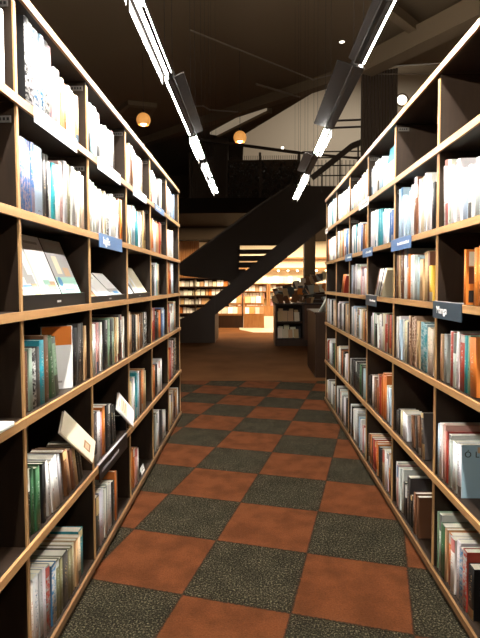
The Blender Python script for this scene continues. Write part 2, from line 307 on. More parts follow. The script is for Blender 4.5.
BOOKS = {
'L01':'652 25 253 w',
'L11':'100 37 315 kz,139 42 315 wz,183 46 315 wz,230 36 315 wz,267 50 315 wz,318 33 315 pz,353 38 247 g,392 36 254 w,429 33 235 t,463 34 228 o,498 35 231 w,534 31 224 w,566 33 223 l,601 34 227 t',
'L21':'15 15 250 w,34 44 257 k,80 27 262 l,110 28 254 l,142 29 269 w,173 29 273 w,206 59 264 w,266 26 215 w,297 25 221 w,329 29 230 w,361 27 224 w,395 58 233 w,455 26 240 g,485 26 229 d',
'L31':'14 38 243 d,54 37 231 k,94 57 251 w,153 27 286 t,186 27 280 n,218 27 275 t,252 33 268 w,286 33 258 w,320 33 256 w,355 28 253 w,388 29 245 w,422 28 260 w,456 37 263 c,499 40 261 c',
'L41':'14 25 254 r,45 27 258 n,76 27 242 n,106 30 239 r,138 28 268 w,173 28 272 c,207 31 261 w,242 32 263 w,277 31 247 w,311 28 233 w,345 29 239 l,379 26 258 k,409 27 245 g,438 24 263 d,469 28 271 w,498 26 260 w,527 25 277 c,556 25 263 w',
'L51':'45 26 290 b,77 30 289 b,109 26 298 l,142 28 281 w,177 33 266 w,212 31 285 c,248 25 274 w,277 26 281 w,306 24 266 l,336 27 273 w,365 27 260 b,399 27 253 l,432 29 251 l,466 32 265 b,499 31 267 l',
'L12':'37 21 254 bz,59 22 256 bz,82 22 257 bz,106 26 259 bz,134 26 262 bz,162 74 261 l,238 24 248 d,264 24 251 k,289 32 232 w,322 32 234 a,356 43 237 w,400 45 259 p,447 34 271 g,483 37 267 v,522 36 265 g,559 51 261 w,611 33 262 c,649 33 253 c',
'L22':'43 27 257 w,76 30 261 w,109 29 256 w,143 34 245 w,183 36 240 w,224 27 245 w,255 28 231 c,285 28 246 c,316 30 246 wz,348 29 239 wz,380 28 237 wz,413 29 252 w,444 26 259 w,474 24 250 w,507 32 249 w,543 30 241 w,579 34 256 n,619 38 256 o',
'L32':'45 58 253 b,104 31 257 w,140 34 258 c,176 32 264 l,214 34 269 l,251 33 271 w,290 34 261 a,328 33 250 a,366 31 252 l,423 42 258 w,468 42 246 w,513 31 279 t,547 29 285 n,581 31 281 n',
'L42':'14 29 274 w,46 29 263 w,79 29 261 o,111 30 251 o,143 31 269 o,176 32 259 w,215 37 246 w,253 31 248 l,292 31 267 t,327 28 267 c,362 33 256 t,397 34 259 t,432 33 275 r,467 31 276 r,502 30 273 r,537 30 272 n',
'L52':'14 32 310 b,50 31 314 l,85 30 309 b,121 26 260 w,152 30 257 w,184 27 258 w,215 27 253 w,246 30 252 w,278 32 268 w,314 30 262 w,350 33 264 w,386 35 275 w,422 31 270 w',
'L43':'14 29 249 k,49 33 240 k,83 28 255 g,118 27 245 d,151 29 244 g,184 27 230 k,218 30 265 w,253 30 262 l,289 30 268 l,324 31 261 c,361 31 263 w,398 33 260 t',
'L53':'44 33 301 t,81 35 301 n,117 31 301 t,154 32 301 o,190 33 300 r,226 31 296 o,262 30 286 o,298 27 290 w,329 27 296 w,359 29 285 w,390 29 295 l,420 29 284 l',
'L14':'31 24 224 w,57 20 217 n,78 29 224 s,109 31 220 kz,141 25 222 d,168 41 243 a,210 39 257 n,251 44 249 e 6,297 35 241 s 7,512 43 258 k -3,556 51 272 d -3,608 30 273 k -2,640 29 257 t',
'L24':'14 40 254 t,56 28 257 w,90 31 252 w,124 28 256 p,157 29 256 p,190 29 255 w,237 43 257 k,282 44 259 d,329 38 261 s,372 35 258 k,409 26 264 m,439 27 259 m,470 29 262 t,503 28 259 c,536 56 270 d,594 34 269 w,632 32 255 w',
'L34':'14 37 268 c,54 32 268 c,93 39 276 t,133 38 254 t,173 36 251 k,215 35 252 k,258 27 245 c,291 29 232 t,323 26 248 t,356 26 230 w,389 34 248 n,428 35 238 n,466 37 250 n,506 26 249 kz,538 27 243 kz,570 28 247 kz',
'L44':'14 31 259 o,46 26 265 r,78 29 247 r,110 29 265 r,142 29 249 o,174 27 263 r,206 35 234 k,243 32 239 k,279 33 222 g,315 33 220 d,352 28 235 o,386 30 231 o,420 30 240 n,454 30 221 r,489 33 245 b,525 30 230 l,562 31 245 l,598 35 231 b',
'L54':'20 29 268 o,52 29 256 o,85 27 272 r,117 28 271 r,149 30 268 r,181 28 275 n,214 29 261 w,250 31 262 w,286 30 246 w,322 34 246 w,358 31 261 l,395 30 274 t,429 32 279 c,464 31 266 c,499 29 262 t,533 33 279 c',
'L15':'45 27 251 k,73 24 241 e,98 31 234 e,131 27 227 e,160 26 228 k,187 27 224 w 8,218 29 211 w 8,249 45 217 w 9,296 28 211 g 10,326 26 201 d 10,357 29 210 n 13,394 29 201 t 13,430 27 195 n 14,464 32 191 t 14,503 27 195 k 16,536 30 186 d 16',
'L25':'14 38 262 n,54 49 261 d,105 48 253 w,154 48 235 p,204 48 254 o,255 46 253 k,303 58 240 d,362 38 229 k 7,403 38 214 k 7',
'L35':'14 31 276 v,49 33 275 v,83 28 277 c,117 31 282 w,154 34 283 w,190 30 284 w,227 27 307 a,260 28 307 a,292 26 291 l,324 26 301 w,357 37 295 n,399 40 293 o,441 31 287 t,475 30 292 t,509 28 272 c',
'L45':'14 24 257 o,45 24 259 n,75 28 251 n,105 25 263 o,136 25 245 n,167 26 253 k,194 27 239 k,222 26 251 k,250 25 260 w,281 26 254 w,311 26 257 w,342 29 261 w,373 30 256 g,408 34 262 w,442 30 243 d,477 29 259 g',
'L55':'16 29 296 o,50 27 283 o,83 32 296 o,117 30 286 o,151 28 281 o,184 32 301 r,218 29 361 wz,255 31 363 wz,291 29 363 wz,327 35 352 wz,375 30 361 kz,411 30 346 kz,447 34 362 kz,483 29 346 kz,520 30 356 kz',
'L16':'35 33 273 w,70 44 282 w,116 30 278 g,148 32 267 w,181 38 259 gz,222 42 243 gz,265 32 237 v,299 29 228 v,335 55 223 d,392 23 214 v,417 28 209 v,447 27 211 c,481 28 211 t,514 31 208 c,549 54 217 a',
'L26':'23 39 284 g,64 47 275 d,113 49 280 w,165 26 277 w,197 27 262 w,232 26 262 g,262 27 269 w,294 57 243 w,354 40 240 d,395 27 283 o,427 27 270 n',
'L36':'14 36 266 c,57 40 264 w,99 37 270 o,140 37 261 o,180 57 247 p,239 59 221 w',
'L46':'14 30 286 d,47 32 280 d,80 28 272 k,113 29 281 d,146 27 298 g,178 28 304 d,209 26 296 w,241 26 298 w,272 28 283 g,304 27 299 w,336 29 273 k,369 27 264 k,401 31 275 d,434 28 266 d,468 35 245 w,504 32 244 w,540 31 233 w,577 30 230 w',
'L56':'14 27 284 c,48 28 290 c,82 30 280 c,115 29 288 c,149 30 271 c,182 27 288 w,216 32 297 t,251 30 288 n,285 32 294 c,320 33 304 c,354 28 294 n,389 30 300 t,459 30 277 n,492 28 279 o,525 27 263 t,559 32 275 t,593 34 255 w,628 33 246 w,662 29 261 w',
'R12':'307 34 230 g,343 25 215 w,374 31 215 w,407 27 206 w,436 38 218 l,480 32 269 w -4,514 28 264 w -4,547 33 258 w -4,587 30 290 w -3,620 31 298 w -3,654 30 279 w -3',
'R22':'88 38 234 k,130 57 279 w,189 33 300 w,223 28 293 c,258 28 290 c,293 29 291 w,329 48 310 n,379 50 282 w,431 34 255 l,469 33 240 l,506 30 244 l,544 34 254 l,581 33 256 l,620 34 309 l,659 32 307 l',
'R32':'74 26 204 b,105 29 202 b,135 25 198 b,167 36 223 w,209 36 217 w,254 25 236 w,284 24 238 c,314 27 224 l,347 30 254 a,384 34 258 a,421 34 260 a,458 30 258 l,498 32 266 w,533 29 252 w,568 31 264 w,604 34 272 w,643 38 273 w',
'R42':'73 35 210 o,110 34 203 o,146 31 199 o,182 35 215 n,226 35 224 b,264 34 218 b,305 27 238 w,336 30 246 w,367 27 239 w,398 25 245 c,429 29 223 w,465 30 247 a,495 26 236 w,526 27 238 a,557 25 249 w,593 28 244 w,627 33 236 w,662 30 229 w',
'R52':'66 24 255 w,95 28 242 w,125 24 249 l,154 32 256 b,188 29 242 b,222 32 240 b,257 31 267 w,292 32 252 w,328 29 272 w,364 36 270 o,401 33 277 o,438 36 266 n,475 26 272 c,505 23 268 t,534 26 274 t,563 25 261 c,592 32 273 w,627 30 279 w,661 28 279 w',
'R62':'92 31 253 l,125 27 257 w,158 29 242 w,192 29 254 w,226 28 246 l,261 32 256 w,295 30 239 w,330 29 255 c,361 25 243 w,392 28 262 t,422 25 250 w,454 29 255 w,488 32 239 w,522 32 246 w,556 28 247 c,591 30 256 o,626 29 246 o,662 31 249 n',
'R31':'359 34 230 l,397 36 224 l,441 56 234 c,500 42 231 w,543 39 221 w,587 29 216 w,618 28 206 w,649 29 200 w',
'R41':'80 25 240 w,109 23 243 w,138 25 225 w,168 31 235 c,204 32 232 c,241 31 235 w,278 32 241 w,322 27 222 w,352 26 229 w,382 28 220 w,413 31 216 w,447 31 218 w,482 30 203 w,516 27 210 w,545 23 214 c,574 23 195 c,603 28 210 w,634 29 195 l,666 26 203 w',
'R51':'74 30 246 w,105 27 249 w,136 26 247 w,167 36 243 c,205 35 236 c,243 24 252 w,272 27 250 w,301 26 250 w,330 23 249 c,360 26 255 w,392 29 255 l,423 26 253 w,455 27 253 l,488 28 257 w,517 27 258 w,546 27 242 w,575 28 256 w,605 28 267 w,635 28 273 w,666 29 253 w',
'R61':'117 30 277 l,152 33 269 w,187 34 274 w,222 32 271 w,258 34 290 a,293 29 297 l,328 34 278 a,363 32 284 w,412 27 283 w,442 29 272 w,472 26 284 w,501 24 289 c,531 26 281 w,562 33 274 w,595 31 271 w,629 29 271 w,663 28 265 c',
'R13':'292 32 233 o,327 31 228 o,430 19 227 o',
'R23':'81 40 174 y -3,124 26 247 n,156 28 251 t,187 29 246 t,220 52 215 t,274 46 229 l,323 48 242 g,374 59 245 w,435 52 254 o,490 36 287 w,528 31 287 w,567 57 286 n,626 29 290 t,661 33 281 n',
'R43':'71 27 220 p,104 28 208 w,137 31 207 w,169 28 212 p,202 31 214 w,235 26 206 p,268 31 227 p,308 34 243 w,343 31 230 w,378 34 238 w,413 32 243 w,452 29 249 g,486 30 256 w,520 28 238 g,553 27 246 d,587 29 246 d,621 32 246 w,659 33 253 l',
'R14':'302 58 235 o -4,363 22 238 s,386 27 236 a,416 49 236 r,466 26 243 w,498 29 236 w,530 32 238 r,563 19 240 w,615 42 220 g,664 31 216 t',
'R24':'76 40 226 c,117 38 231 c,166 52 244 az,220 53 250 az,276 49 252 t,327 32 273 nz,367 38 264 nz,406 34 272 nz,448 25 234 d,476 34 242 c,513 35 233 c,553 33 242 w,592 37 236 l,634 26 255 w,665 31 250 w',
'R34':'70 46 252 k,117 34 249 r,153 30 256 n,190 32 244 r,228 32 245 r,267 35 246 c,307 35 249 w,347 32 240 w,385 35 239 w,422 30 229 w,460 58 235 k,520 40 238 s,564 40 237 w,609 31 218 d,641 27 209 g',
'R44':'58 34 237 r,93 30 234 r,129 29 245 n,165 35 226 o,201 25 239 t,233 27 245 c,264 27 239 c,296 27 242 w,325 27 234 l,354 26 243 c,394 26 246 kz,422 24 234 kz,450 26 230 kz,478 27 250 w,507 26 235 c,536 27 258 l,565 31 246 g,603 32 250 g,640 33 246 w',
'R54':'32 30 256 n,65 31 256 n,97 29 256 n,131 29 261 c,161 26 255 c,192 28 254 c,223 28 264 t,254 31 266 k,286 26 254 k,319 27 255 k,351 28 262 w,385 30 268 l,418 27 259 w,452 27 258 g,482 28 257 d,511 28 257 d,540 27 247 d,570 27 264 w,600 28 271 w,631 26 250 w,662 26 252 w',
'R64':'102 27 266 c,136 31 257 c,170 32 259 t,204 31 271 c,238 30 272 k,273 29 277 g,309 32 262 k,344 34 272 k,380 27 267 w,410 29 272 w,440 29 271 w,470 25 269 l,500 28 268 w,530 27 274 g,564 28 282 d,597 30 261 d,631 30 278 w,665 32 270 w',
'R15':'431 39 223 w -2,474 29 215 w,506 26 214 w,533 28 210 g,562 27 228 w,591 17 235 r,609 28 260 p,639 37 255 w,677 19 247 l',
'R25':'162 37 235 d -8,224 39 203 n -9,288 33 186 d -8,348 34 176 n -7,475 27 150 w,507 31 151 w,539 28 151 w,571 31 151 c,614 28 150 k,646 26 134 d',
'R35':'47 33 246 w,84 32 236 l,120 32 244 c,156 32 239 w,197 36 299 o,234 32 288 o,271 33 301 o,314 26 276 o,345 29 263 r,377 27 265 n,408 29 268 o,441 58 224 n,500 25 220 t,531 28 225 n,562 59 223 w,623 35 225 k,660 33 210 k',
'R45':'59 32 235 w,94 31 226 l,130 35 232 l,166 28 234 k,198 28 238 d,229 27 240 k,261 32 244 e,300 34 243 k,340 40 240 k,381 33 232 k,422 33 244 d,460 35 236 k,504 26 239 k,534 28 237 k,563 28 229 d,593 30 243 k,627 27 239 d,661 28 236 g',
'R55':'65 31 243 g,99 27 230 w,132 28 248 w,166 30 247 w,201 31 235 w,235 28 232 w,271 34 252 k,307 30 238 k,344 33 243 d,381 31 247 o,419 35 238 n,457 35 251 n,495 28 262 w,525 29 255 w,555 28 249 w,585 26 268 c,616 37 257 t,656 39 250 t',
'R65':'155 34 255 e,190 33 242 e,225 29 248 k,260 32 239 k,294 32 245 k,330 27 256 w,361 27 243 l,392 28 260 w,423 29 257 w,454 29 262 w,485 26 243 w,516 27 237 r,548 28 222 r,580 26 232 n,611 27 245 r,643 28 226 n,675 21 254 w',
'R16':'309 52 211 k,363 37 251 gz,402 33 241 gz,437 42 250 w,481 44 240 w,526 45 235 o,572 24 240 t,599 51 239 e,652 30 270 w,684 12 271 s',
'R26':'246 32 220 n,286 33 222 n,330 31 188 k,363 27 178 k,401 55 262 d,459 31 196 k,497 32 198 d,535 32 260 w,574 34 252 w,617 27 257 p,649 30 261 w',
'R36':'14 29 262 n,47 30 267 n,81 47 254 o,132 30 248 w,165 30 241 w,198 30 244 w,233 49 236 t,286 29 223 k,322 29 210 k,358 30 215 k,397 33 224 o,434 34 228 o,470 32 220 r,507 35 223 r,547 33 222 n,582 33 217 t,618 30 220 o,653 29 220 n',
'R46':'25 30 208 w,60 32 208 w,96 29 213 w,132 29 227 p,163 28 214 p,194 27 217 w,226 28 250 w,258 27 236 w,291 30 253 l,324 31 248 d,358 30 241 g,392 27 256 g,427 29 273 w,463 33 271 w,499 34 266 w,536 28 266 k,566 26 253 d,596 27 267 k,626 34 276 w,662 32 265 l',
'R56':'50 25 267 k,80 29 257 k,111 26 252 d,141 24 266 k,172 29 273 k,203 31 265 w,238 31 251 w,274 34 259 w,310 36 270 g,347 36 256 d,385 30 269 w,422 26 275 w,452 27 267 w,481 27 269 c,510 27 281 w,540 28 280 k,571 29 278 k,601 30 271 k,632 27 276 g,663 33 286 w',
'R66':'107 32 249 k,142 31 244 g,176 29 257 k,211 28 256 k,245 31 249 g,280 34 239 w,317 34 223 w,353 34 246 w,390 32 243 w,427 25 233 g,458 26 235 g,489 28 229 w,519 26 235 d,550 27 240 g,582 34 226 w,620 37 211 c,659 38 210 c',
}
# ---------------------------------------------------------------- the setting
bm = bmesh.new(); box(bm, -9, 9, -3, 7.25, -0.06, 0.0); struct(obj('floor', bm, CARPET))
bm = bmesh.new(); box(bm, -9, 9, 7.25, 23, -0.06, 0.0); struct(obj('floor_beyond', bm, BROWNC))
bm = bmesh.new(); prism(bm, [(-0.45, 15.4), (-0.02, 14.5), (6, 14.5), (6, 21.9), (-0.75, 21.9)], 'z', 0.0, 0.006); struct(obj('floor_pale', bm, TILEP))
CZ = 5.5
bm = bmesh.new(); prism(bm, [(-9, -3), (9, -3), (9, 9.7), (1.95, 9.7), (-0.25, 13.9), (-0.6, 22.5), (-9, 22.5)], 'z', CZ, CZ + 0.3); struct(obj('ceiling', bm, CEILM))
bm = bmesh.new(); box(bm, -9, 9, 22.5, 22.7, 0, 3.3); struct(obj('wall_back', bm, WALLW))
bm = bmesh.new(); box(bm, -9, 9, 22.5, 22.7, 3.7, 11.5); struct(obj('wall_upper', bm, CREAM))
bm = bmesh.new(); prism(bm, [(-0.6, 22.5), (9, 22.5), (9, 9.7), (1.95, 9.7), (-0.25, 13.9)], 'z', 10.5, 10.7); struct(obj('ceiling_upper', bm, CREAM))
bm = bmesh.new(); box(bm, -9, 9, 13.4, 22.5, 3.3, 3.7); struct(obj('slab_mezzanine', bm, mat('slab_paint', (0.013, 0.009, 0.006), 0.8, 0.1)))
bm = bmesh.new(); box(bm, -9, -8.8, -3, 22.5, 0, 5.5); struct(obj('wall_left', bm, MEZZ))
bm = bmesh.new(); box(bm, 8.8, 9, -3, 22.5, 0, 10.5); struct(obj('wall_right', bm, MEZZ))
# slatted timber lining under the gallery, on the left
bm = bmesh.new(); box(bm, -4.2, -1.90, 17.3, 17.35, 0, 2.9)
for i in range(36): box(bm, -4.2 + i * 0.065, -4.16 + i * 0.065, 17.26, 17.3, 0, 2.9)
struct(obj('wall_timber', bm, WARMW))
bm = bmesh.new(); box(bm, -8.8, -0.85, 16.5, 16.7, 2.88, 3.3); struct(obj('beam_bulkhead', bm, mat('bulkhead_black', (0.012, 0.008, 0.005), 0.8, 0.1)))
# dark upper wall on the gallery, left of the void
bm = bmesh.new(); box(bm, -8.8, -1.5, 19.0, 19.2, 3.7, CZ); struct(obj('wall_gallery', bm, MEZZ))
bm = bmesh.new(); box(bm, 1.50, 1.83, 15.0, 15.33, 0, 3.3); struct(obj('column', bm, mat('column_black', (0.012, 0.009, 0.006), 0.6, 0.2)))
bm = bmesh.new(); box(bm, -1.13, -0.72, 14.2, 14.6, 3.7, CZ); struct(obj('column_gallery', bm, mat('column_paint', (0.06, 0.045, 0.03), 0.8)))
# beams and services under the ceiling
def ceil_beam(name, a, b, w, h, m=BEAMM):
    bm = bmesh.new(); beam(bm, a, b, w, h); return struct(obj(name, bm, m))
ceil_beam('beam_1', at(366, 66, z=5.15), at(486, 6, z=5.15), 0.30, 0.30)
ceil_beam('beam_2', at(120, 150, z=5.4), at(345, 75, z=5.4), 0.22, 0.2)
ceil_beam('beam_3', at(388, 8, z=5.3), at(424, 36, z=5.3), 0.14, 0.14)
def pipe(name, label, pts, r, m=BEAMM):
    bm = bmesh.new()
    for a, b in zip(pts, pts[1:]): bar(bm, a, b, r)
    return tag(obj(name, bm, m), label, 'pipe')
PIPE = mat('pipe_metal', (0.16, 0.12, 0.08), 0.4, 0.5)
pipe('ceiling_pipe', 'thin pipe slanting across the dark ceiling above the aisle', [at(190, 30, z=5.2), at(312, 79, z=5.2)], 0.012, PIPE)
pipe('ceiling_pipe', 'thin pipe running from the dark ceiling towards the slatted screen', [at(312, 80, z=5.2), at(346, 71, z=5.2)], 0.012, PIPE)
pipe('ceiling_pipe', 'short thin conduit on the ceiling above the stairs', [at(256, 84, z=5.3), at(300, 97, z=5.3)], 0.02, PIPE)
pipe('ceiling_pipe', 'bent conduit beside the lit slot, above the first pendant', [at(188, 107, z=5.2), at(203, 106, z=5.2), at(210, 110, z=5.2), at(238, 112, z=5.2)], 0.016, PIPE)
pipe('hanging_rail', 'upper of two pale rails above the slatted screen', [at(364, 68, y=9.0), at(446, 63, y=9.0)], 0.012, mat('rail_pale', (0.4, 0.36, 0.3), 0.4))
pipe('hanging_rail', 'lower of two pale rails above the slatted screen', [at(364, 74, y=9.0), at(440, 74, y=9.0)], 0.010, PIPE)
# ceiling grille above the left bookcases
g = thing('ceiling_vent', 'square dark ceiling vent above the left-hand bookcases', 'vent', (0, 0, 0))
bm = bmesh.new(); q = [at(u, v, z=5.48) for u, v in ((128, 101), (157, 104), (150, 116), (112, 113))]
prism(bm, [(p.x, p.y) for p in q], 'z', 5.40, 5.499); obj('frame', bm, BEAMM, g)
bm = bmesh.new(); c = sum(q, Vector()) / 4; prism(bm, [tuple((c + (p - c) * 0.75).xy) for p in q], 'z', 5.388, 5.40); obj('grille', bm, CEILM, g)
# lit slot in the ceiling
sl = thing('ceiling_slot_light', 'slanting lit slot in the dark ceiling above the stairs', 'light', (0, 0, 0))
q = [at(u, v, z=5.45) for u, v in ((210, 134), (217, 135), (267, 110), (262, 106))]
bm = bmesh.new(); prism(bm, [(p.x, p.y) for p in q], 'z', 5.44, 5.499); obj('diffuser', bm, SLOT, sl)
q2 = [at(u, v, z=5.45) for u, v in ((217, 135), (221, 135.5), (272, 110.5), (267, 110))]
bm = bmesh.new(); prism(bm, [(p.x, p.y) for p in q2], 'z', 5.38, 5.499); obj('frame', bm, BEAMM, sl)
def downlight(p, r, label, wall=False):
    o = thing('wall_spotlight' if wall else 'ceiling_downlight', label, 'light', p)
    if wall: o.rotation_euler = (R_(-90), 0, 0)
    bm = bmesh.new(); sphere(bm, (0, 0, 0.0), r, 20, 6, 0.3 if wall else 0.18); obj('lens', bm, DOWN, o, smooth=True)
    bm = bmesh.new(); bar(bm, (0, 0, 0.0), (0, 0, 0.019), r * 1.35, 24); obj('rim', bm, BEAMM, o)
    return o
downlight(at(342, 42, z=5.481), 0.045, 'small round recessed light in the dark ceiling over the aisle')
downlight(at(282.5, 148, y=22.48), 0.07, 'tiny spotlight on the pale wall above the gallery railing', True)
downlight(at(402, 100, y=22.48), 0.22, 'bright oval light on the pale wall right of the slatted screen', True)

# ---------------------------------------------------------------- the bookcases
def bookcase(side, n, last=False, back=True):
    s = 1 if side == 'R' else -1; xf = XF[side]; y0 = Y0(n, side)
    o = thing('bookcase', f'oak bookcase standing {caseord(side, n)} from the near end of the {sidew(side)} run', 'bookcase', (xf, y0, 0), 'bookcases along the aisle')
    X = lambda a: s * a                                   # a: depth behind the front edge
    def bx(name, a0, a1, ya, yb, za, zb, m, bevel=0.0):
        x0, x1 = sorted((X(a0), X(a1))); return one(name, m, o, x0, x1, ya, yb, za, zb, bevel=bevel)
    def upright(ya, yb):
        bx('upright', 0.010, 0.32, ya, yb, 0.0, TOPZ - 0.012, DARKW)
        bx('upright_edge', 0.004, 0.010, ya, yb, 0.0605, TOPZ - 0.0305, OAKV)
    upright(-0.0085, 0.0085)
    if last: upright(PITCH - 0.0085, PITCH + 0.0085)
    ye = PITCH - 0.0115 + (0.023 if last else 0)
    for r in range(1, 6):
        z = LEVEL[r]; bm = bmesh.new()
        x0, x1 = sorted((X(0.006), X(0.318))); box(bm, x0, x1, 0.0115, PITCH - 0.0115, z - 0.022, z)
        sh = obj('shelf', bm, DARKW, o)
        bm = bmesh.new(); x0, x1 = sorted((X(-0.008), X(0.004))); box(bm, x0, x1, -0.0112, ye, z - 0.030, z)
        obj('edge_strip', bm, OAK, sh)
    bm = bmesh.new(); x0, x1 = sorted((X(0.004), X(0.32))); box(bm, x0, x1, -0.0112, ye, TOPZ - 0.012, TOPZ + 0.018); tb = obj('top_board', bm, DARKW, o)
    bm = bmesh.new(); x0, x1 = sorted((X(-0.008), X(0.004))); box(bm, x0, x1, -0.0112, ye, TOPZ - 0.012, TOPZ + 0.018); obj('edge_strip', bm, OAK, tb)
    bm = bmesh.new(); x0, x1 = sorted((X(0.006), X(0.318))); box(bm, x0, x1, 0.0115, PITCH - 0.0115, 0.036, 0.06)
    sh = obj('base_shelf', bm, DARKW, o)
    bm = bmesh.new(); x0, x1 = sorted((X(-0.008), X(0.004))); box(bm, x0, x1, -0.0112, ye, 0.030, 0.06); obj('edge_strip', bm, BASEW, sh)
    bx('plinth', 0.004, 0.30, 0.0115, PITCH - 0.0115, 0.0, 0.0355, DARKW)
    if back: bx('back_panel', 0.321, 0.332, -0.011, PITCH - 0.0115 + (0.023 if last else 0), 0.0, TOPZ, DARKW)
    # small printed location tags on the far upright of the upper shelves
    for r in (1, 2):
        if n > 4 or (side == 'R' and n < 2): continue
        z = LEVEL[r] + 0.285
        bm = bmesh.new(); x0, x1 = sorted((X(0.02), X(0.085))); box(bm, x0, x1, PITCH - 0.0115, PITCH - 0.0087, z, z + 0.022); tg = obj('location_tag', bm, TAGM, o)
        bm = bmesh.new()
        for k in range(4):
            x0, x1 = sorted((X(0.026 + k * 0.013), X(0.034 + k * 0.013))); box(bm, x0, x1, PITCH - 0.0124, PITCH - 0.0116, z + 0.006, z + 0.016)
        obj('printing', bm, BLACK, o).parent = tg
    return o
for n in range(0, 6): bookcase('L', n, n == 5)
for n in range(1, 7): bookcase('R', n, n == 6, back=(n != 6))

# ---------------------------------------------------------------- the books on them
rest = bmesh.new(); rest_lay = book_layers(rest)         # the small far ones nobody would pick out
entries = []
SET = {'L': -0.795, 'R': 0.860}
for key, s in BOOKS.items():
    side, n, row = key[0], int(key[1]), int(key[2])
    L = [e.split() for e in s.split(',')]
    hs = sorted(float(e[2]) for e in L); med = hs[len(hs) // 2]
    i = -1; yb = yt = 0.0128
    for e in L:
        y, T, H = (float(q) / 1000 for q in e[:3]); lean = R_(float(e[4])) if len(e) > 4 else 0.0
        sn = math.sin(abs(lean)); Tc = T / math.cos(lean)
        if lean > 0: y += H * sn                     # measured at its head, which leans towards the near end
        top0 = y - H * sn if lean > 0 else y + H * sn
        push = max(0.0, yb - y, yt - top0)
        y += push; top0 += push
        if max(y, top0) + Tc > PITCH - 0.0135: continue
        yb, yt = y + Tc + 0.0006, top0 + Tc + 0.0006; i += 1
        y_d = Y0(n, side) + y + T / 2
        entries.append(dict(side=side, n=n, row=row, i=i, y=y, T=T, H=H, code=e[3], lean=lean, med=med / 1000, big=T * H / y_d ** 2.6))
entries.sort(key=lambda e: -e['big'])
KEEP = 318
for k, e in enumerate(entries): e['own'] = k < KEEP
entries.sort(key=lambda e: (e['side'], e['n'], e['row'], e['i']))
def book_matrix(side, n, row, y, T, H, lean, setback=0.0):
    x = SET[side] - setback if side == 'L' else SET[side] + setback
    z = LEVEL[row] + 0.0006; yw = Y0(n, side) + y
    if side == 'L': base = Matrix.Translation((x, yw, z)) @ Matrix.Rotation(R_(90), 4, 'Z')
    else: base = Matrix.Translation((x, yw + T, z)) @ Matrix.Rotation(R_(-90), 4, 'Z')
    if lean:
        piv = Vector((x, yw if lean > 0 else yw + T, z))
        base = Matrix.Translation(piv) @ Matrix.Rotation(lean, 4, 'X') @ Matrix.Translation(-piv) @ base
    return base
def place_shift(e):
    # one more book stands nearer in these two rows (built further below)
    where = (e['side'], e['n'], e['row'])
    return 1 if where == ('R', 3, 1) or (where == ('L', 1, 4) and e['y'] > 0.49) else 0
def book_label(e):
    c = PAL[e['code'][0]][1]; T, H = e['T'], e['H']
    a = []
    a.append('slim' if T < 0.024 else 'thick' if T > 0.05 else '')
    if H > e['med'] * 1.06: a.append('tall')
    elif H < e['med'] * 0.92: a.append('short')
    if len(e['code']) > 1: a.append('patterned')
    a = [q for q in a if q]
    lean = 'leaning' if abs(e['lean']) > R_(4.5) else ''
    w = ' '.join(a + ([lean] if lean else []) + [c, 'book'])
    return f"{w}, {ORD[e['i'] + place_shift(e)]} from near end, {SHELFN[e['row']]} shelf, {caseord(e['side'], e['n'])} {sidew(e['side'])} bookcase"
OWN = {}
for e in entries:
    D = min(0.245, e['H'] * RND.uniform(0.66, 0.78)); sb = RND.uniform(0.0, 0.012)
    mx = book_matrix(e['side'], e['n'], e['row'], e['y'], e['T'], e['H'], e['lean'], sb)
    if e['own']:
        OWN[(e['side'], e['n'], e['row'], e['i'])] = make_book(e['T'], e['H'], D, e['code'], mx, book_label(e), f"books on the {sidew(e['side'])} bookcases"), e, D
    else:
        w = book_cover(rest, rest_lay, e['T'], e['H'], D, e['code'], mx, 0); book_pages(rest, e['T'], e['H'], D, w, mx, 1)

def scatter_book(T, H, D, code, mx):
    w = book_cover(rest, rest_lay, T, H, D, code, mx, 0); book_pages(rest, T, H, D, w, mx, 1)

# cover art on the near faces of a few books
def near_art(key, name, rects, label=None):
    """rects: (a0, a1, b0, b1, material) over the near cover: a across from the spine, b up, both 0..1"""
    if key not in OWN: return
    o, e, D = OWN[key]; side, T, H = e['side'], e['T'], e['H']
    xx = (lambda d: (-0.0009 - d, -0.0001)) if side == 'L' else (lambda d: (T + 0.0001, T + 0.0009 + d))
    mats = []; bm = bmesh.new()
    for k, (a0, a1, b0, b1, m) in enumerate(rects):
        if m not in mats: mats.append(m)
        x0, x1 = xx(0.0002 * k); box(bm, x0, x1, 0.006 + a0 * (D - 0.008), 0.006 + a1 * (D - 0.008), b0 * H, b1 * H, None, mats.index(m))
    a = obj(name, bm, mats, o); return a
C_OR = mat('print_orange', (0.70, 0.20, 0.03), 0.5); C_DK = mat('print_dark', (0.03, 0.024, 0.02), 0.5); C_RED = mat('print_maroon', (0.16, 0.05, 0.03), 0.5)
C_LB = mat('print_pale_blue', (0.36, 0.53, 0.62), 0.5); C_TAN = mat('print_tan', (0.62, 0.42, 0.25), 0.5); C_GY = mat('print_grey', (0.45, 0.44, 0.42), 0.5)
C_MINT = mat('print_mint', (0.36, 0.62, 0.52), 0.5); C_BL = mat('print_blue', (0.06, 0.25, 0.50), 0.5); C_CR = mat('print_cream', (0.78, 0.70, 0.52), 0.5); C_BR = mat('print_brown', (0.35, 0.18, 0.08), 0.5)
C_OL = mat('print_olive', (0.12, 0.11, 0.05), 0.5); C_PK = mat('print_pink', (0.70, 0.33, 0.40), 0.5)

